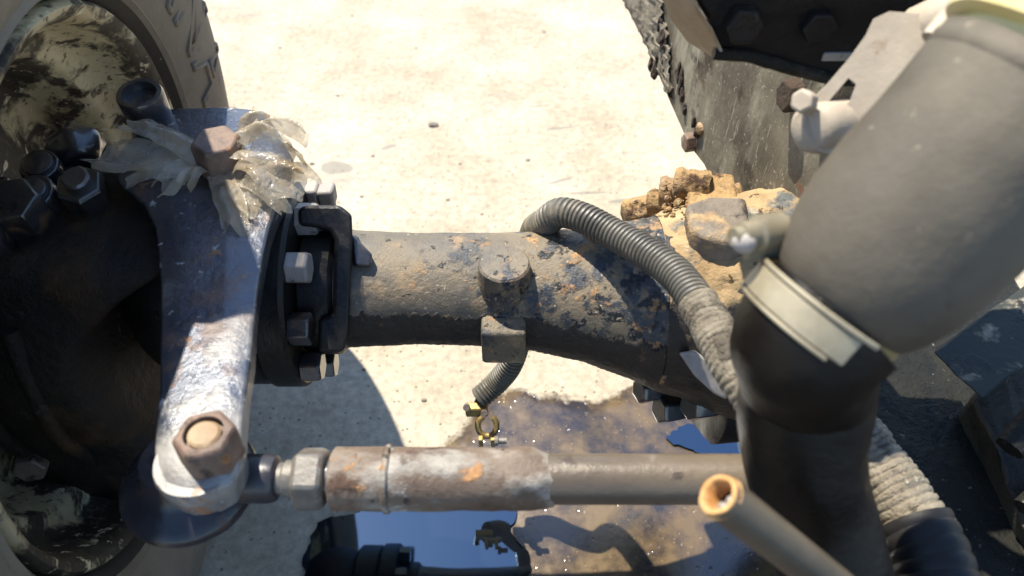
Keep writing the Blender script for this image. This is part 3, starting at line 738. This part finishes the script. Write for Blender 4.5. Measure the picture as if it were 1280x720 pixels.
o = MB().hexa((kp.x, kp.y, 0.575), (0.03, -0.05, 1), 0.0235, 0.040, phase=0.35).rough(0.0007, 50).build('kingpin_bolt', 'pin', kn, smooth=25, bevel=0.0018)
MB().lathe((kp.x, kp.y, 0.566), (0, 0, 1), [(0, .033), (0.010, .033), (0.013, .030)], 32).build('kingpin_washer', 'boltdark', o, smooth=35)
o = MB().hexa(at_z(35, 582, 0.30) + V((0, 0.03, 0)), (0.25, -1, 0.2), 0.018, 0.045).rough(0.001, 40).build('stop_screw', 'bolt', kn, smooth=25, bevel=0.0015)

# ------------------------------------------------------------------ tie rod
RZ = 0.528
RK = 0.865
tie = thing('tie_rod', 'scaly rusted steel tie rod with ball joint bolted under the steering arm', 'tie rod', (0.05, -0.25, RZ))
t0 = at_z(330, 598, RZ); t1 = at_z(945, 599, RZ)
dirx = (t1 - t0).normalized()
def tp_(px):  # point on the rod's axis that appears at this px column
    u = (px - 640.0) / FPX
    # solve for f with projected column
    best = None
    for k in range(-40, 241):
        p = t0 + (t1 - t0) * (k / 200.0); r_ = p - CAM
        dep = r_.y * _cf - r_.z * _sf
        e = abs(r_.x / dep - u)
        if best is None or e < best[0]: best = (e, p)
    return best[1]
def seg(px0, px1, prof, name, mat, n=36, parent=tie, rgh=0.0006, phase=0.0, sm=40, bev=0):
    a = tp_(px0); b_ = tp_(px1); ln = (b_ - a).length
    pr = []
    for (f0, r0), (f1, r1) in zip(prof, prof[1:]):
        k = max(1, int(ln * (f1 - f0) / 0.006))
        for q in range(k): pr.append((ln * (f0 + (f1 - f0) * q / k), RK * (r0 + (r1 - r0) * q / k)))
    pr.append((ln * prof[-1][0], RK * prof[-1][1]))
    return MB().lathe(a, dirx, pr, n, phase).rough(rgh, 45).build(name, mat, parent, smooth=sm, bevel=bev)
seg(268, 348, [(0, .020), (0.85, .0205), (0.96, .019), (1, .016)], 'joint_neck', 'boot', rgh=0.0004)
seg(345, 374, [(0, .0135), (0.35, .0135), (0.45, .0155), (1, .0155)], 'threaded_shank', 'steel', rgh=0.0003)
a = tp_(370); ln = (tp_(411) - a).length
MB().lathe(a, dirx, [(0, .0205), (0.004, .0238), (ln - .004, .0238), (ln, .0205)], 6, 0.25).rough(0.0006, 50).build('lock_nut', 'steel', tie, smooth=25, bevel=0.002)
seg(409, 418, [(0, .017), (1, .017)], 'shank_end', 'boltdark')
seg(415, 488, [(0, .0245), (0.04, .0268), (1, .0268)], 'sleeve', 'rod', rgh=0.0009)
seg(482, 491, [(0, .0272), (0.25, .0290), (0.75, .0290), (1, .0272)], 'clamp_ring', 'rod', rgh=0.0005)
seg(489, 672, [(0, .0265), (0.75, .0262), (0.92, .0250), (1, .0215)], 'outer_tube', 'rod', n=48, rgh=0.0011)
seg(632, 690, [(0, .0262), (0.15, .0272), (0.55, .0258), (0.85, .0232), (1, .0212)], 'weld_bead', 'rod', n=48, rgh=0.0028)
seg(676, 1120, [(0, .0212), (1, .0212)], 'inner_tube', 'rodplain', n=40, rgh=0.0002)
# ball joint below the arm
jc = at_z(236, 600, 0.507)
MB().lathe((jc.x, jc.y, 0.487), (0, 0, 1), [(0, .030), (0.003, .041), (0.009, .0490), (0.016, .0515), (0.021, .0500), (0.025, .0440), (0.031, .036), (0.038, .029), (0.052, .026)], 56).rough(0.0006, 40).build('ball_joint', 'boot', tie, smooth=50)
o = MB().hexa((pn.x, pn.y, NZ), ax_n, 0.0214, 0.031, phase=0.30).rough(0.0006, 50)
o = o.build('stud_nut', 'pin', tie, smooth=25, bevel=0.0022)
cut(o, [MB().lathe(V((pn.x, pn.y, NZ)) + ax_n * 0.025, ax_n, [(0, .0132), (0.02, .0132)], 28)])
o.data.shade_smooth(); o.data.set_sharp_from_angle(angle=math.radians(28))
MB().lathe(V((pn.x, pn.y, NZ)) + ax_n * 0.0225, ax_n, [(0, .0110), (0.006, .0110), (0.0075, .0090)], 28).rough(0.0005, 90).build('stud_end', 'rustlip', o, smooth=35)

# ------------------------------------------------------------------ plastic film round the king pin
film = MB()
def petal(base, tip, w0, w1, lift, seed, n=26, mcols=20, tear=0.28, amp=0.5):
    base = V(base); tip = V(tip); ax = tip - base; ln = ax.length; a = ax.normalized()
    s_ = V((0, 0, 1)).cross(a).normalized()
    rings = []
    for i in range(n):
        f = i / (n - 1)
        wv = (w0 + (w1 - w0) * f ** 0.7) * (1 - 0.20 * max(0, f - 0.75) / 0.25)
        row = []
        for j in range(mcols):
            g_ = j / (mcols - 1) - 0.5
            ff = f * (1 + tear * (noise.noise(V((g_ * 2.2, seed, 0))) + 0.25 * noise.noise(V((g_ * 9, seed, 2)))) * f)
            p = base + a * (ln * ff) + s_ * (wv * g_) + V((0, 0, lift * math.sin(PI * min(1, f)) ))
            p += noise.noise_vector(p * 26 + V((seed, 0, 0))) * 0.014 * amp + noise.noise_vector(p * 62 + V((0, seed, 0))) * 0.005 * amp
            p.z += 0.0045 * math.sin(g_ * 11 + seed * 3) * f * amp * 1.6 + 0.0012 * noise.noise(p * 190)
            p.z += 0.003 * math.sin(j * 0.45 + seed) * f
            row.append(p)
        rings.append(row)
    film.ring_loft(rings, False, False, closed=False)
k0 = at_z(275, 200, 0.590)
def fp(px, py, z_): return at_z(px, py, z_)
petal(fp(255, 205, .590), fp(130, 195, .588), .026, .052, .006, 1.1, amp=0.35)
petal(fp(250, 212, .588), fp(165, 222, .583), .022, .036, .005, 2.7, amp=0.3)
petal(fp(255, 195, .592), fp(160, 158, .600), .020, .030, .008, 3.3)
petal(fp(262, 215, .588), fp(232, 232, .592), .012, .024, .010, 4.5, n=8)
petal(fp(275, 215, .588), fp(298, 285, .578), .022, .028, .004, 5.2, amp=0.3)
petal(fp(290, 210, .590), fp(330, 262, .578), .026, .036, .006, 6.6, amp=0.35)
petal(fp(290, 195, .592), fp(368, 205, .600), .030, .052, .016, 7.9, amp=0.95)
petal(fp(290, 185, .594), fp(345, 160, .618), .025, .045, .016, 8.4, amp=0.95)
petal(fp(295, 180, .596), fp(320, 148, .625), .020, .036, .012, 9.7, amp=0.95)
petal(fp(295, 200, .592), fp(378, 235, .588), .030, .050, .012, 10.2, amp=0.95)
petal(fp(285, 190, .594), fp(372, 178, .612), .012, .030, .012, 11.9, amp=0.95)
petal(fp(255, 195, .590), fp(200, 240, .577), .020, .030, .006, 12.3)
petal(fp(300, 225, .590), fp(360, 262, .575), .014, .018, .006, 13.5, amp=0.4)
fo = film.build('plastic_film', 'film', smooth=80)
tag(fo, 'crumpled torn clear plastic film wrapped round the king pin bolt', 'plastic film')

# ------------------------------------------------------------------ corrugated conduit over the axle, battery clamp at its end
hose = thing('corrugated_conduit', 'grey corrugated conduit looping over the axle and ending in a brass clamp', 'conduit', at_z(645, 455, 0.2))
hp = [at_z(600, 497, 0.20), at_z(622, 477, 0.22), at_z(640, 452, 0.26), V((0.012, 0.055, 0.315)), V((0.018, 0.090, 0.37)), V((0.024, 0.086, 0.44)), at_z(682, 278, 0.498), at_z(700, 266, 0.524), at_z(728, 272, 0.533), at_z(764, 291, 0.538), at_z(805, 314, 0.548),
      at_z(845, 343, 0.56), at_z(876, 385, 0.57), at_z(902, 430, 0.575)]
corrugated(hp, 0.0156, 0.0053, 0.0023, jitter=0.02).build('conduit', 'conduit', hose, smooth=30)
hp2 = [at_z(873, 380, 0.57), at_z(888, 404, 0.573), at_z(902, 430, 0.575), at_z(925, 470, 0.575), at_z(960, 520, 0.565), at_z(1000, 580, 0.54)]
corrugated(hp2, 0.0170, 0.0055, 0.0012, 28, jitter=0.05).rough(0.0011, 90).build('caked_length', 'conduitwet', hose, smooth=60)
pt_, _ = spline([at_z(744, 281, 0.529), at_z(753, 287, 0.530)], 6)
MB().tube(pt_, [0.0166] * 7, 24).rough(0.0015, 120).build('tape_wrap', 'conduitwet', hose, smooth=50)
e0 = hp[0]
cl = MB().box(at_d(596, 512, 1.0), (0.030, 0.012, 0.018), None).rough(0.0012, 90).build('terminal_clamp', 'brass', hose, bevel=0.002)
for px, py in ((583, 509), (605, 517)):
    MB().lathe(at_d(px, py, 0.985), (0, 0.7, -0.7), [(-0.004, .0045), (0.006, .0045)], 10).build('clamp_screw', 'bolt', cl, smooth=30)
rc = at_d(609, 532, 1.0)
rp = [rc + V((math.cos(a) * 0.0125, math.sin(a) * 0.008, math.sin(a) * 0.0125)) for a in [math.radians(-60 + 300 * k / 24) + PI * 0.67 + 0.9 for k in range(25)]]
MB().tube(rp, 0.0042, 8).rough(0.0006, 90).build('terminal_ring', 'brass', hose, smooth=50)
for px in (601, 616):
    MB().box(at_d(px, 552, 1.0), (0.006, 0.008, 0.018)).rough(0.0006, 90).build('terminal_jaw', 'brass', hose, bevel=0.001)
MB().lathe(at_d(618, 551, 0.99), (1, 0, 0), [(0, .0065), (0.005, .0065), (0.0052, .004), (0.016, .004)], 12).build('terminal_bolt', 'steel', hose, smooth=30)
MB().tube([hp[0] + V((0.003, 0, 0.01)), hp[0] + V((-0.002, -0.004, -0.006)), at_d(598, 510, 1.0)], 0.006, 10).build('cable', 'blackplastic', hose)

# ------------------------------------------------------------------ chassis plate and bracket
pA = at_d(780, 0, 1.16); pB = at_d(890, 210, 0.94)
pnrm = (pB - pA).cross(V((0, 0, 1))).normalized()
if pnrm.x < 0: pnrm = -pnrm                     # points away from the axle
def at_p(px, py, off=0.0):
    d = ray(px, py); return CAM + d * ((pA + pnrm * off - CAM).dot(pnrm) / d.dot(pnrm))
def poly_x(pts, off): return [at_p(px, py, off) for px, py in pts]
ch = thing('chassis_plate', 'scuffed olive steel chassis side plate caked with mud behind the axle', 'chassis plate', pB)
outl = [(742, -70), (780, 2), (812, 66), (838, 128), (862, 182), (880, 205), (893, 232), (912, 268), (930, 330), (950, 430), (1075, 430), (1085, 100), (1060, -70)]
pm_ = MB().prism(poly_x(outl, 0), pnrm * 0.006)
po = pm_.build('plate', 'plate', ch, smooth=30, bevel=0.002)
po.modifiers.clear()
cut(po, [MB().lathe(at_p(px, py) - pnrm * 0.03, pnrm, [(0, r_), (0.08, r_)], 20) for px, py, r_ in ((832, 69, 0.012), (806, 12, 0.010), (846, 92, 0.006))])
po.data.shade_smooth(); po.data.set_sharp_from_angle(angle=math.radians(30))
# muddy fold along the front edge
rows = []
lipl = [(738, -74), (779, 1), (796, 34), (810, 64), (823, 94), (836, 124)]
lipr = [(800, -74), (826, 1), (833, 34), (837, 64), (838, 94), (840, 124)]
la = [V((a, b_, 0)) for a, b_ in lipl]; lb = [V((a, b_, 0)) for a, b_ in lipr]
la, _ = spline(la, 60); lb, _ = spline(lb, 60)
for i, (a, b_) in enumerate(zip(la, lb)):
    row = []
    for k in range(15):
        f = k / 14
        jx = 5 * noise.noise(V((i * 0.45, k * 0.0, 3.0))) * (1 - f) + 9 * noise.noise(V((i * 0.35, 8.0, 0))) * f
        q = a.lerp(b_, f)
        th = 0.0035 + 0.003 * noise.noise(V((i * 0.3, k * 0.5, 0))) if 0 < k < 14 else -0.001
        row.append(at_p(q.x + jx, q.y, -th))
    rows.append(row)
MB().ring_loft(rows, False, False, closed=False).build('muddy_lip', 'platemud', ch, smooth=60)
mb = MB()
for (px, py, r_) in ((826, 30, .010), (829, 48, .012), (831, 58, .009), (822, 78, .011), (818, 88, .009), (848, 92, .008), (851, 104, .010), (853, 118, .007), (856, 138, .006), (868, 152, .007), (872, 165, .008), (813, 80, .007)):
    mb.blob(at_p(px, py, -0.001), r_, 3, 0.8, 130, (0.45, 0.8, 1.3))
o = mb.build('mud_clumps', 'rustdark', ch, smooth=60); o['kind'] = 'stuff'
nf = -pnrm
MB().hexa(at_p(866, 177) - nf * 0.002, nf, 0.013, 0.014).rough(0.001, 50).build('plate_bolt', 'pin', ch, smooth=25, bevel=0.0015)
MB().hexa(at_p(998, 118) - nf * 0.002, nf, 0.016, 0.018).rough(0.001, 50).build('plate_bolt', 'rustdark', ch, smooth=25, bevel=0.0015)
MB().blob(at_p(876, 160), 0.009, 2, 0.5, 70, (0.6, 1, 1)).build('rust_scab', 'rustclod', ch, smooth=60)
MB().blob(at_p(922, 240), 0.012, 2, 0.5, 70, (0.6, 1, 1)).build('rust_scab', 'rustclod', ch, smooth=60)

br = thing('mounting_bracket', 'black mounting bracket with rust-flaked curled edge above the chassis plate', 'bracket', at_y(960, 60, 0.0))
ff_ = [(852, -85), (862, -16), (874, 10), (890, 34), (903, 62), (940, 72), (985, 84), (1045, 100), (1110, 100), (1190, 80), (1330, 60), (1330, -120), (852, -120)]
MB().prism([at_y(px, py, -0.03) for px, py in ff_], (0, 0.10, 0)).build('bracket_body', 'black', br, bevel=0.004)
lp = [(822, -80), (828, -10), (840, 20), (860, 46), (893, 67)]
inn = [(852, -85), (862, -16), (874, 10), (890, 34), (903, 62)]
o_ = [at_y(px, py, 0.015) for px, py in lp]; i_ = [at_y(px, py, -0.036) for px, py in inn]
mb = MB()
mb.ring_loft([[a, a - V((0, 0, 0.004)), b_ - V((0, 0, 0.004)), b_] for a, b_ in zip(o_, i_)])
mb.rough(0.0012, 40).build('curled_lip', 'rustlip', br, bevel=0.002)
ct = [at_y(px, py, -0.033) for px, py in ((893, 66), (940, 72), (985, 84), (1045, 100), (1110, 99))]
cp, _ = spline(ct, 30)
MB().tube(cp, 0.005, 10).rough(0.0014, 60).build('lower_edge', 'block', br, smooth=50)
bpz = at_y(926, 26, -0.03)
MB().lathe(bpz + V((0, 0.004, 0)), (0, -1, 0), [(0, .024), (0.004, .023)], 32).build('bracket_washer', 'black', br, smooth=35)
MB().hexa(bpz, (0, -1, 0.1), 0.014, 0.014).rough(0.001, 40).build('bracket_bolt', 'iron', br, smooth=25, bevel=0.0015)
MB().box(at_y(1046, 70, -0.03), (0.022, 0.004, 0.007)).rough(0.001, 60).build('metal_tab', 'boltlight', br, bevel=0.001)
MB().hexa(at_y(1020, 30, -0.03), (0, -1, 0.1), 0.013, 0.012).rough(0.001, 40).build('bracket_bolt', 'black', br, smooth=25, bevel=0.0015)

# ------------------------------------------------------------------ intake boot, neck, clamp, lower hose
bA = at_d(1075, 352, 0.425); bB = at_d(1300, 95, 0.385)
bax = (bB - bA).normalized(); bl = (bB - bA).length
boot = thing('rubber_boot', 'thick dusty grey rubber intake boot with rounded lower lip', 'rubber boot', bA)
prof = [(-0.019, .0395), (-0.0175, .0415), (-0.013, .0446), (-0.006, .0478), (0.004, .0508), (0.018, .0538), (0.036, .0557), (0.06, .0564), (0.09, .0556), (0.12, .0540), (bl * 0.90, .0528), (bl * 0.915, .0540), (bl * 0.95, .0542), (bl * 0.965, .0530), (bl, .0525)]
pr2 = []
for (d0, r0), (d1, r1) in zip(prof, prof[1:]):
    k = max(1, int((d1 - d0) / 0.006))
    pr2 += [(d0 + (d1 - d0) * q / k, r0 + (r1 - r0) * q / k) for q in range(k)]
pr2.append(prof[-1])
MB().lathe(bA, bax, pr2, 64).rough(0.0024, 11).build('boot_body', 'rubber', boot, smooth=50)
hp_ = thing('yellow_pipe', 'yellow painted intake pipe entering the top of the grey rubber boot', 'pipe', bB)
MB().lathe(bB - bax * 0.03, bax, [(0, .049), (0.034, .049), (0.036, .058), (0.05, .059), (0.055, .050), (0.14, .050)], 56).rough(0.001, 20).build('pipe_body', 'yellow', hp_, smooth=40)
pa = at_d(1165, 50, 0.43); pb_ = at_d(1235, -40, 0.43)
MB().tube([pa, pa.lerp(pb_, 0.5), pb_], 0.0065, 12).rough(0.001, 40).build('stay_rod', 'cream', hp_, smooth=50)
# lower hose (dark) and the ochre neck between
lh = thing('bent_intake_hose', 'dark brown bent intake hose running down from the grey boot', 'hose', at_d(1020, 700, 0.55))
l0 = bA - bax * 0.030
path = [bA - bax * 0.024, bA - bax * 0.044, at_d(1008, 478, 0.474), at_d(1003, 555, 0.492), at_d(1015, 630, 0.515), at_d(1042, 715, 0.53), at_d(1075, 800, 0.56)]
pp, _ = spline(path, 60)
rr_ = [0.0435 + (0.0385 - 0.0435) * min(1, i / 30) + 0.0015 * noise.noise(V((i * 0.2, 0, 0))) for i in range(61)]
MB().tube(pp, rr_, 48).rough(0.0022, 18).build('hose_body', 'darkhose', lh, smooth=60)
MB().lathe(bA - bax * 0.03, bax, [(0, .0405), (0.04, .0405)], 48).rough(0.0008, 30).build('neck', 'neck', lh, smooth=50)
cl = thing('hose_clamp', 'dirty zinc hose clamp with bolt around the neck under the rubber boot', 'hose clamp', bA - bax * 0.05)
_, cu_, cw_ = frame(bax)
rt_ = V((1, 0, 0)); upv = V((0, _sf, _cf)); fw_ = V((0, _cf, -_sf))
def perp(v): return (v - bax * v.dot(bax)).normalized()
dl = perp(-rt_ * 0.77 + upv * 0.64)          # towards the band's upper left end
dc = bax.cross(dl).normalized()
if dc.dot(-fw_) < 0: dc = -dc                # towards the camera
def arcband(o0, o1, r0, r1, a0, a1, th, name, par, n=44):
    rings = []
    for k in range(n + 1):
        f = k / n; a_ = math.radians(a0 + (a1 - a0) * f); r_ = r0 + (r1 - r0) * f
        d = dl * math.cos(a_) + dc * math.sin(a_)
        c0 = bA + bax * o0; c1 = bA + bax * o1
        rings.append([c0 + d * r_, c0 + d * (r_ + th), c1 + d * (r_ + th), c1 + d * r_])
    return MB().ring_loft(rings).build(name, 'clamp', par, smooth=35, bevel=0.0008)
band = arcband(-0.038, -0.022, 0.0480, 0.0452, -60, 98, 0.0022, 'band', cl)
arcband(-0.0215, -0.0185, 0.0485, 0.0455, -60, 108, 0.0030, 'band_edge', band)
arcband(-0.0410, -0.0385, 0.0482, 0.0452, -60, 88, 0.0026, 'band_edge', band)
bolt_c = at_d(955, 290, 0.43)
MB().lathe(bolt_c, (at_d(918, 296, 0.425) - bolt_c), [(-0.012, .010), (0.004, .0105), (0.006, .008), (0.014, .008), (0.015, .0058), (0.020, .0058)], 20).rough(0.0006, 70).build('clamp_bolt', 'clamp', cl, smooth=35)
MB().blob(at_d(930, 304, 0.425), 0.0068, 3, 0.15, 70, (1.1, 0.9, 1)).build('clamp_nut', 'boltlight', cl, smooth=50)
MB().box(at_d(958, 305, 0.437), (0.026, 0.014, 0.016)).rough(0.001, 50).build('clamp_lug', 'clamp', cl, bevel=0.003, seg=3)

# cream stay bracket behind the boot
sb = thing('stay_bracket', 'dusty cream bar bracket with bolted ends between chassis plate and rubber boot', 'bracket', at_d(1020, 140, 0.52))
nn_ = ray(1070, 90).normalized()
ol_ = [(1004, 160), (1010, 128), (1032, 106), (1062, 72), (1082, 44), (1092, 24), (1112, 14), (1150, 17), (1200, 16), (1225, 60), (1140, 110), (1060, 200), (1022, 188)]
sp_o = MB().prism([at_d(px, py, 0.505) for px, py in ol_], nn_ * 0.016).rough(0.0006, 40).build('bracket_plate', 'cream', sb, smooth=35)
cut(sp_o, [MB().prism([at_d(px, py, 0.48) for px, py in ((1026, 138), (1060, 98), (1070, 106), (1062, 128), (1044, 142))], nn_ * 0.08)])
bv = sp_o.modifiers.new('bevel', 'BEVEL'); bv.width = 0.004; bv.segments = 3; bv.limit_method = 'ANGLE'
sp_o.data.shade_smooth(); sp_o.data.set_sharp_from_angle(angle=math.radians(35))
MB().lathe(at_d(1030, 158, 0.515), -nn_ + V((-0.9, 0, -0.1)), [(-0.02, .0185), (0.006, .018), (0.013, .0165), (0.016, .013)], 28).rough(0.0012, 50).build('pivot_boss', 'cream', sb, smooth=40)
MB().hexa(at_d(1010, 128, 0.50), -nn_ + V((-0.9, 0, 0.3)), 0.0085, 0.010).rough(0.0008, 60).build('bracket_bolt', 'cream', sb, smooth=30, bevel=0.0015)
mp_ = [at_d(1150, 42, 0.525), at_d(1180, 30, 0.51), at_d(1230, 20, 0.49), at_d(1300, 10, 0.48)]
pp, _ = spline(mp_, 20)
MB().tube(pp, 0.019, 20).rough(0.001, 30).build('stay_tube', 'cream', sb, smooth=50)

# open cut pipe
op = thing('cut_pipe', 'open-ended brown pipe with orange rusty rim leaning past the tie rod', 'pipe', at_d(1040, 730, 0.45))
o0 = at_d(898, 619, 0.40); o1 = at_d(1060, 745, 0.46)
oa = (o1 - o0).normalized(); ol = (o1 - o0).length
pw = MB().lathe(o0, oa, [(0.0, .0118), (0.003, .0122), (ol, .0122)], 36, cap0=False).rough(0.0003, 40).build('pipe_wall', 'cutpipe', op, smooth=40)
MB().lathe(o0, oa, [(0.08, .0078), (0.012, .0078)], 32, cap1=False).build('bore', 'black', pw, smooth=40)
MB().lathe(o0, oa, [(0.014, .0079), (-0.0005, .0082), (-0.0015, .0092), (-0.0012, .0112), (0.0035, .0123)], 40, cap0=False, cap1=False).rough(0.0006, 120).build('rusty_rim', 'cutrim', pw, smooth=50)
MB().blob(at_d(914, 626, 0.396), 0.0028, 2, 0.4, 200).build('rust_blister', 'boltlight', pw, smooth=60)
MB().blob(at_d(904, 634, 0.396), 0.0030, 2, 0.4, 200).build('rust_blister', 'boltlight', pw, smooth=60)

# mud-caked conduit at the lower right
mc = thing('muddy_conduit', 'thick mud-caked conduit with corrugated end blackened as in shadow beside the oily casting', 'conduit', at_d(1140, 640, 0.6))
pp, _ = spline([at_d(1035, 480, 0.66), at_d(1065, 530, 0.64), at_d(1100, 585, 0.62), at_d(1135, 640, 0.60), at_d(1150, 665, 0.595)], 60)
MB().tube(spline(pp, 130)[0], [0.019 + 0.008 * i / 130 - (0.0012 if i % 6 < 2 else 0) for i in range(131)], 32).rough(0.0022, 60).build('caked_sleeve', 'conduitwet', mc, smooth=60)
corrugated([at_d(1142, 652, 0.592), at_d(1165, 700, 0.575), at_d(1180, 760, 0.56), at_d(1185, 820, 0.55)], 0.0290, 0.010, 0.0014, 32).build('shaded_conduit', 'blackplastic', mc, smooth=30)  # conduit's end in shadow, drawn as a black length

# oily casting and plates on the far right
eb = thing('oily_casting', 'oily engine casting with flat ledge blackened as in shade beside the muddy conduit', 'casting', (0.42, -0.1, 0.10))
zc = 0.36
led = [at_z(px, py, zc) for px, py in ((1040, 470), (1075, 440), (1150, 430), (1178, 462), (1205, 500), (1250, 580), (1320, 700), (1360, 820), (1120, 840), (1075, 620))]
def dense(poly, k=6):
    o = []
    for a, b_ in zip(poly, poly[1:] + poly[:1]):
        for q in range(k): o.append(a.lerp(b_, q / k))
    return o
ld = dense(led)
c_ = sum(ld, V((0, 0, 0))) / len(ld)
mb = MB(); rg = [[p + V((0, 0, -0.22)) for p in ld], [p + V((0, 0, -0.008)) for p in ld]]
for f in (0.02, 0.2, 0.4, 0.6, 0.8, 0.97): rg.append([p.lerp(c_, f) for p in ld])
mb.ring_loft(rg).rough(0.004, 26).build('ledge', 'block', eb, smooth=40)
MB().blob(at_z(1146, 597, zc + 0.004), 0.0075, 2, 0.45, 80, (0.8, 1.4, 0.5)).build('rust_flake', 'cutrim', eb, smooth=60)

mo = thing('flaking_panel', 'tilted side panel with flaking teal and white paint below the rubber boot', 'panel', (0.40, 0.05, 0.40))
pts = [at_d(px, py, dd_) for px, py, dd_ in ((1165, 440, 0.74), (1215, 405, 0.75), (1300, 345, 0.78), (1330, 430, 0.72), (1262, 470, 0.70), (1228, 500, 0.69))]
MB().prism(dense(pts, 4), (0.012, 0.012, -0.010)).rough(0.002, 30).build('panel_sheet', 'mottle', mo, bevel=0.002)
ew = thing('side_housing', 'dark brown ribbed side housing at the edge of the oily ledge', 'housing', (0.52, 0, 0.2))
pts = [at_d(px, py, dd_) for px, py, dd_ in ((1218, 496, 0.74), (1300, 400, 0.76), (1440, 400, 0.76), (1440, 900, 0.62), (1350, 800, 0.63), (1285, 650, 0.68), (1250, 570, 0.71))]
MB().prism(dense(pts, 8), (0.05, 0.05, -0.20)).rough(0.007, 22).build('housing_wall', 'sidehousing', ew, smooth=40, bevel=0.004)
for k, (x0, y0, x1, y1) in enumerate(((1262, 560, 1330, 480), (1285, 640, 1350, 560))):
    a = at_d(x0, y0, 0.675); b_ = at_d(x1, y1, 0.69)
    MB().tube([a, a.lerp(b_, 0.5), b_], 0.012, 12).rough(0.003, 30).build('rib', 'block', ew, smooth=50)
# chassis rail behind everything on the right
rl = thing('chassis_rail', 'black chassis rail behind the boot and flaking panel', 'chassis rail', (0.5, 0.3, 0.1))
mb = MB().box((0.545, 0.15, 0.20), (0.16, 1.7, 0.30)); mb.rough(0.003, 12)
mb.build('rail', 'block', rl, bevel=0.006)

# ------------------------------------------------------------------ small things on the ground
def pebble(px, py, r, label):
    p = gz(px, py); mb = MB().blob(V((p.x, p.y, r * 0.35)), r, 2, 0.5, 60, (1.4, 1, 0.5))
    return tag(mb.build('pebble', 'stone', smooth=50), label, 'pebble', 'pebbles on the concrete')
pebble(541, 157, 0.009, 'small dark stone chip alone on the bright concrete behind the axle')
pebble(284, 141, 0.017, 'grey stone lying on the concrete right behind the tyre')
for px, py in ((452, 246), (466, 195), (390, 205), (602, 268), (500, 172), (455, 462), (530, 500), (312, 160), (422, 120), (660, 200), (705, 110), (575, 205), (350, 60), (520, 60), (610, 95), (760, 140), (440, 20), (680, 40), (560, 250), (410, 262)):
    pebble(px, py, random.uniform(0.0015, 0.0038), 'tiny grey grit pebble lying loose on the concrete')
for o in S.objects:
    if '_base' in o: del o['_base']
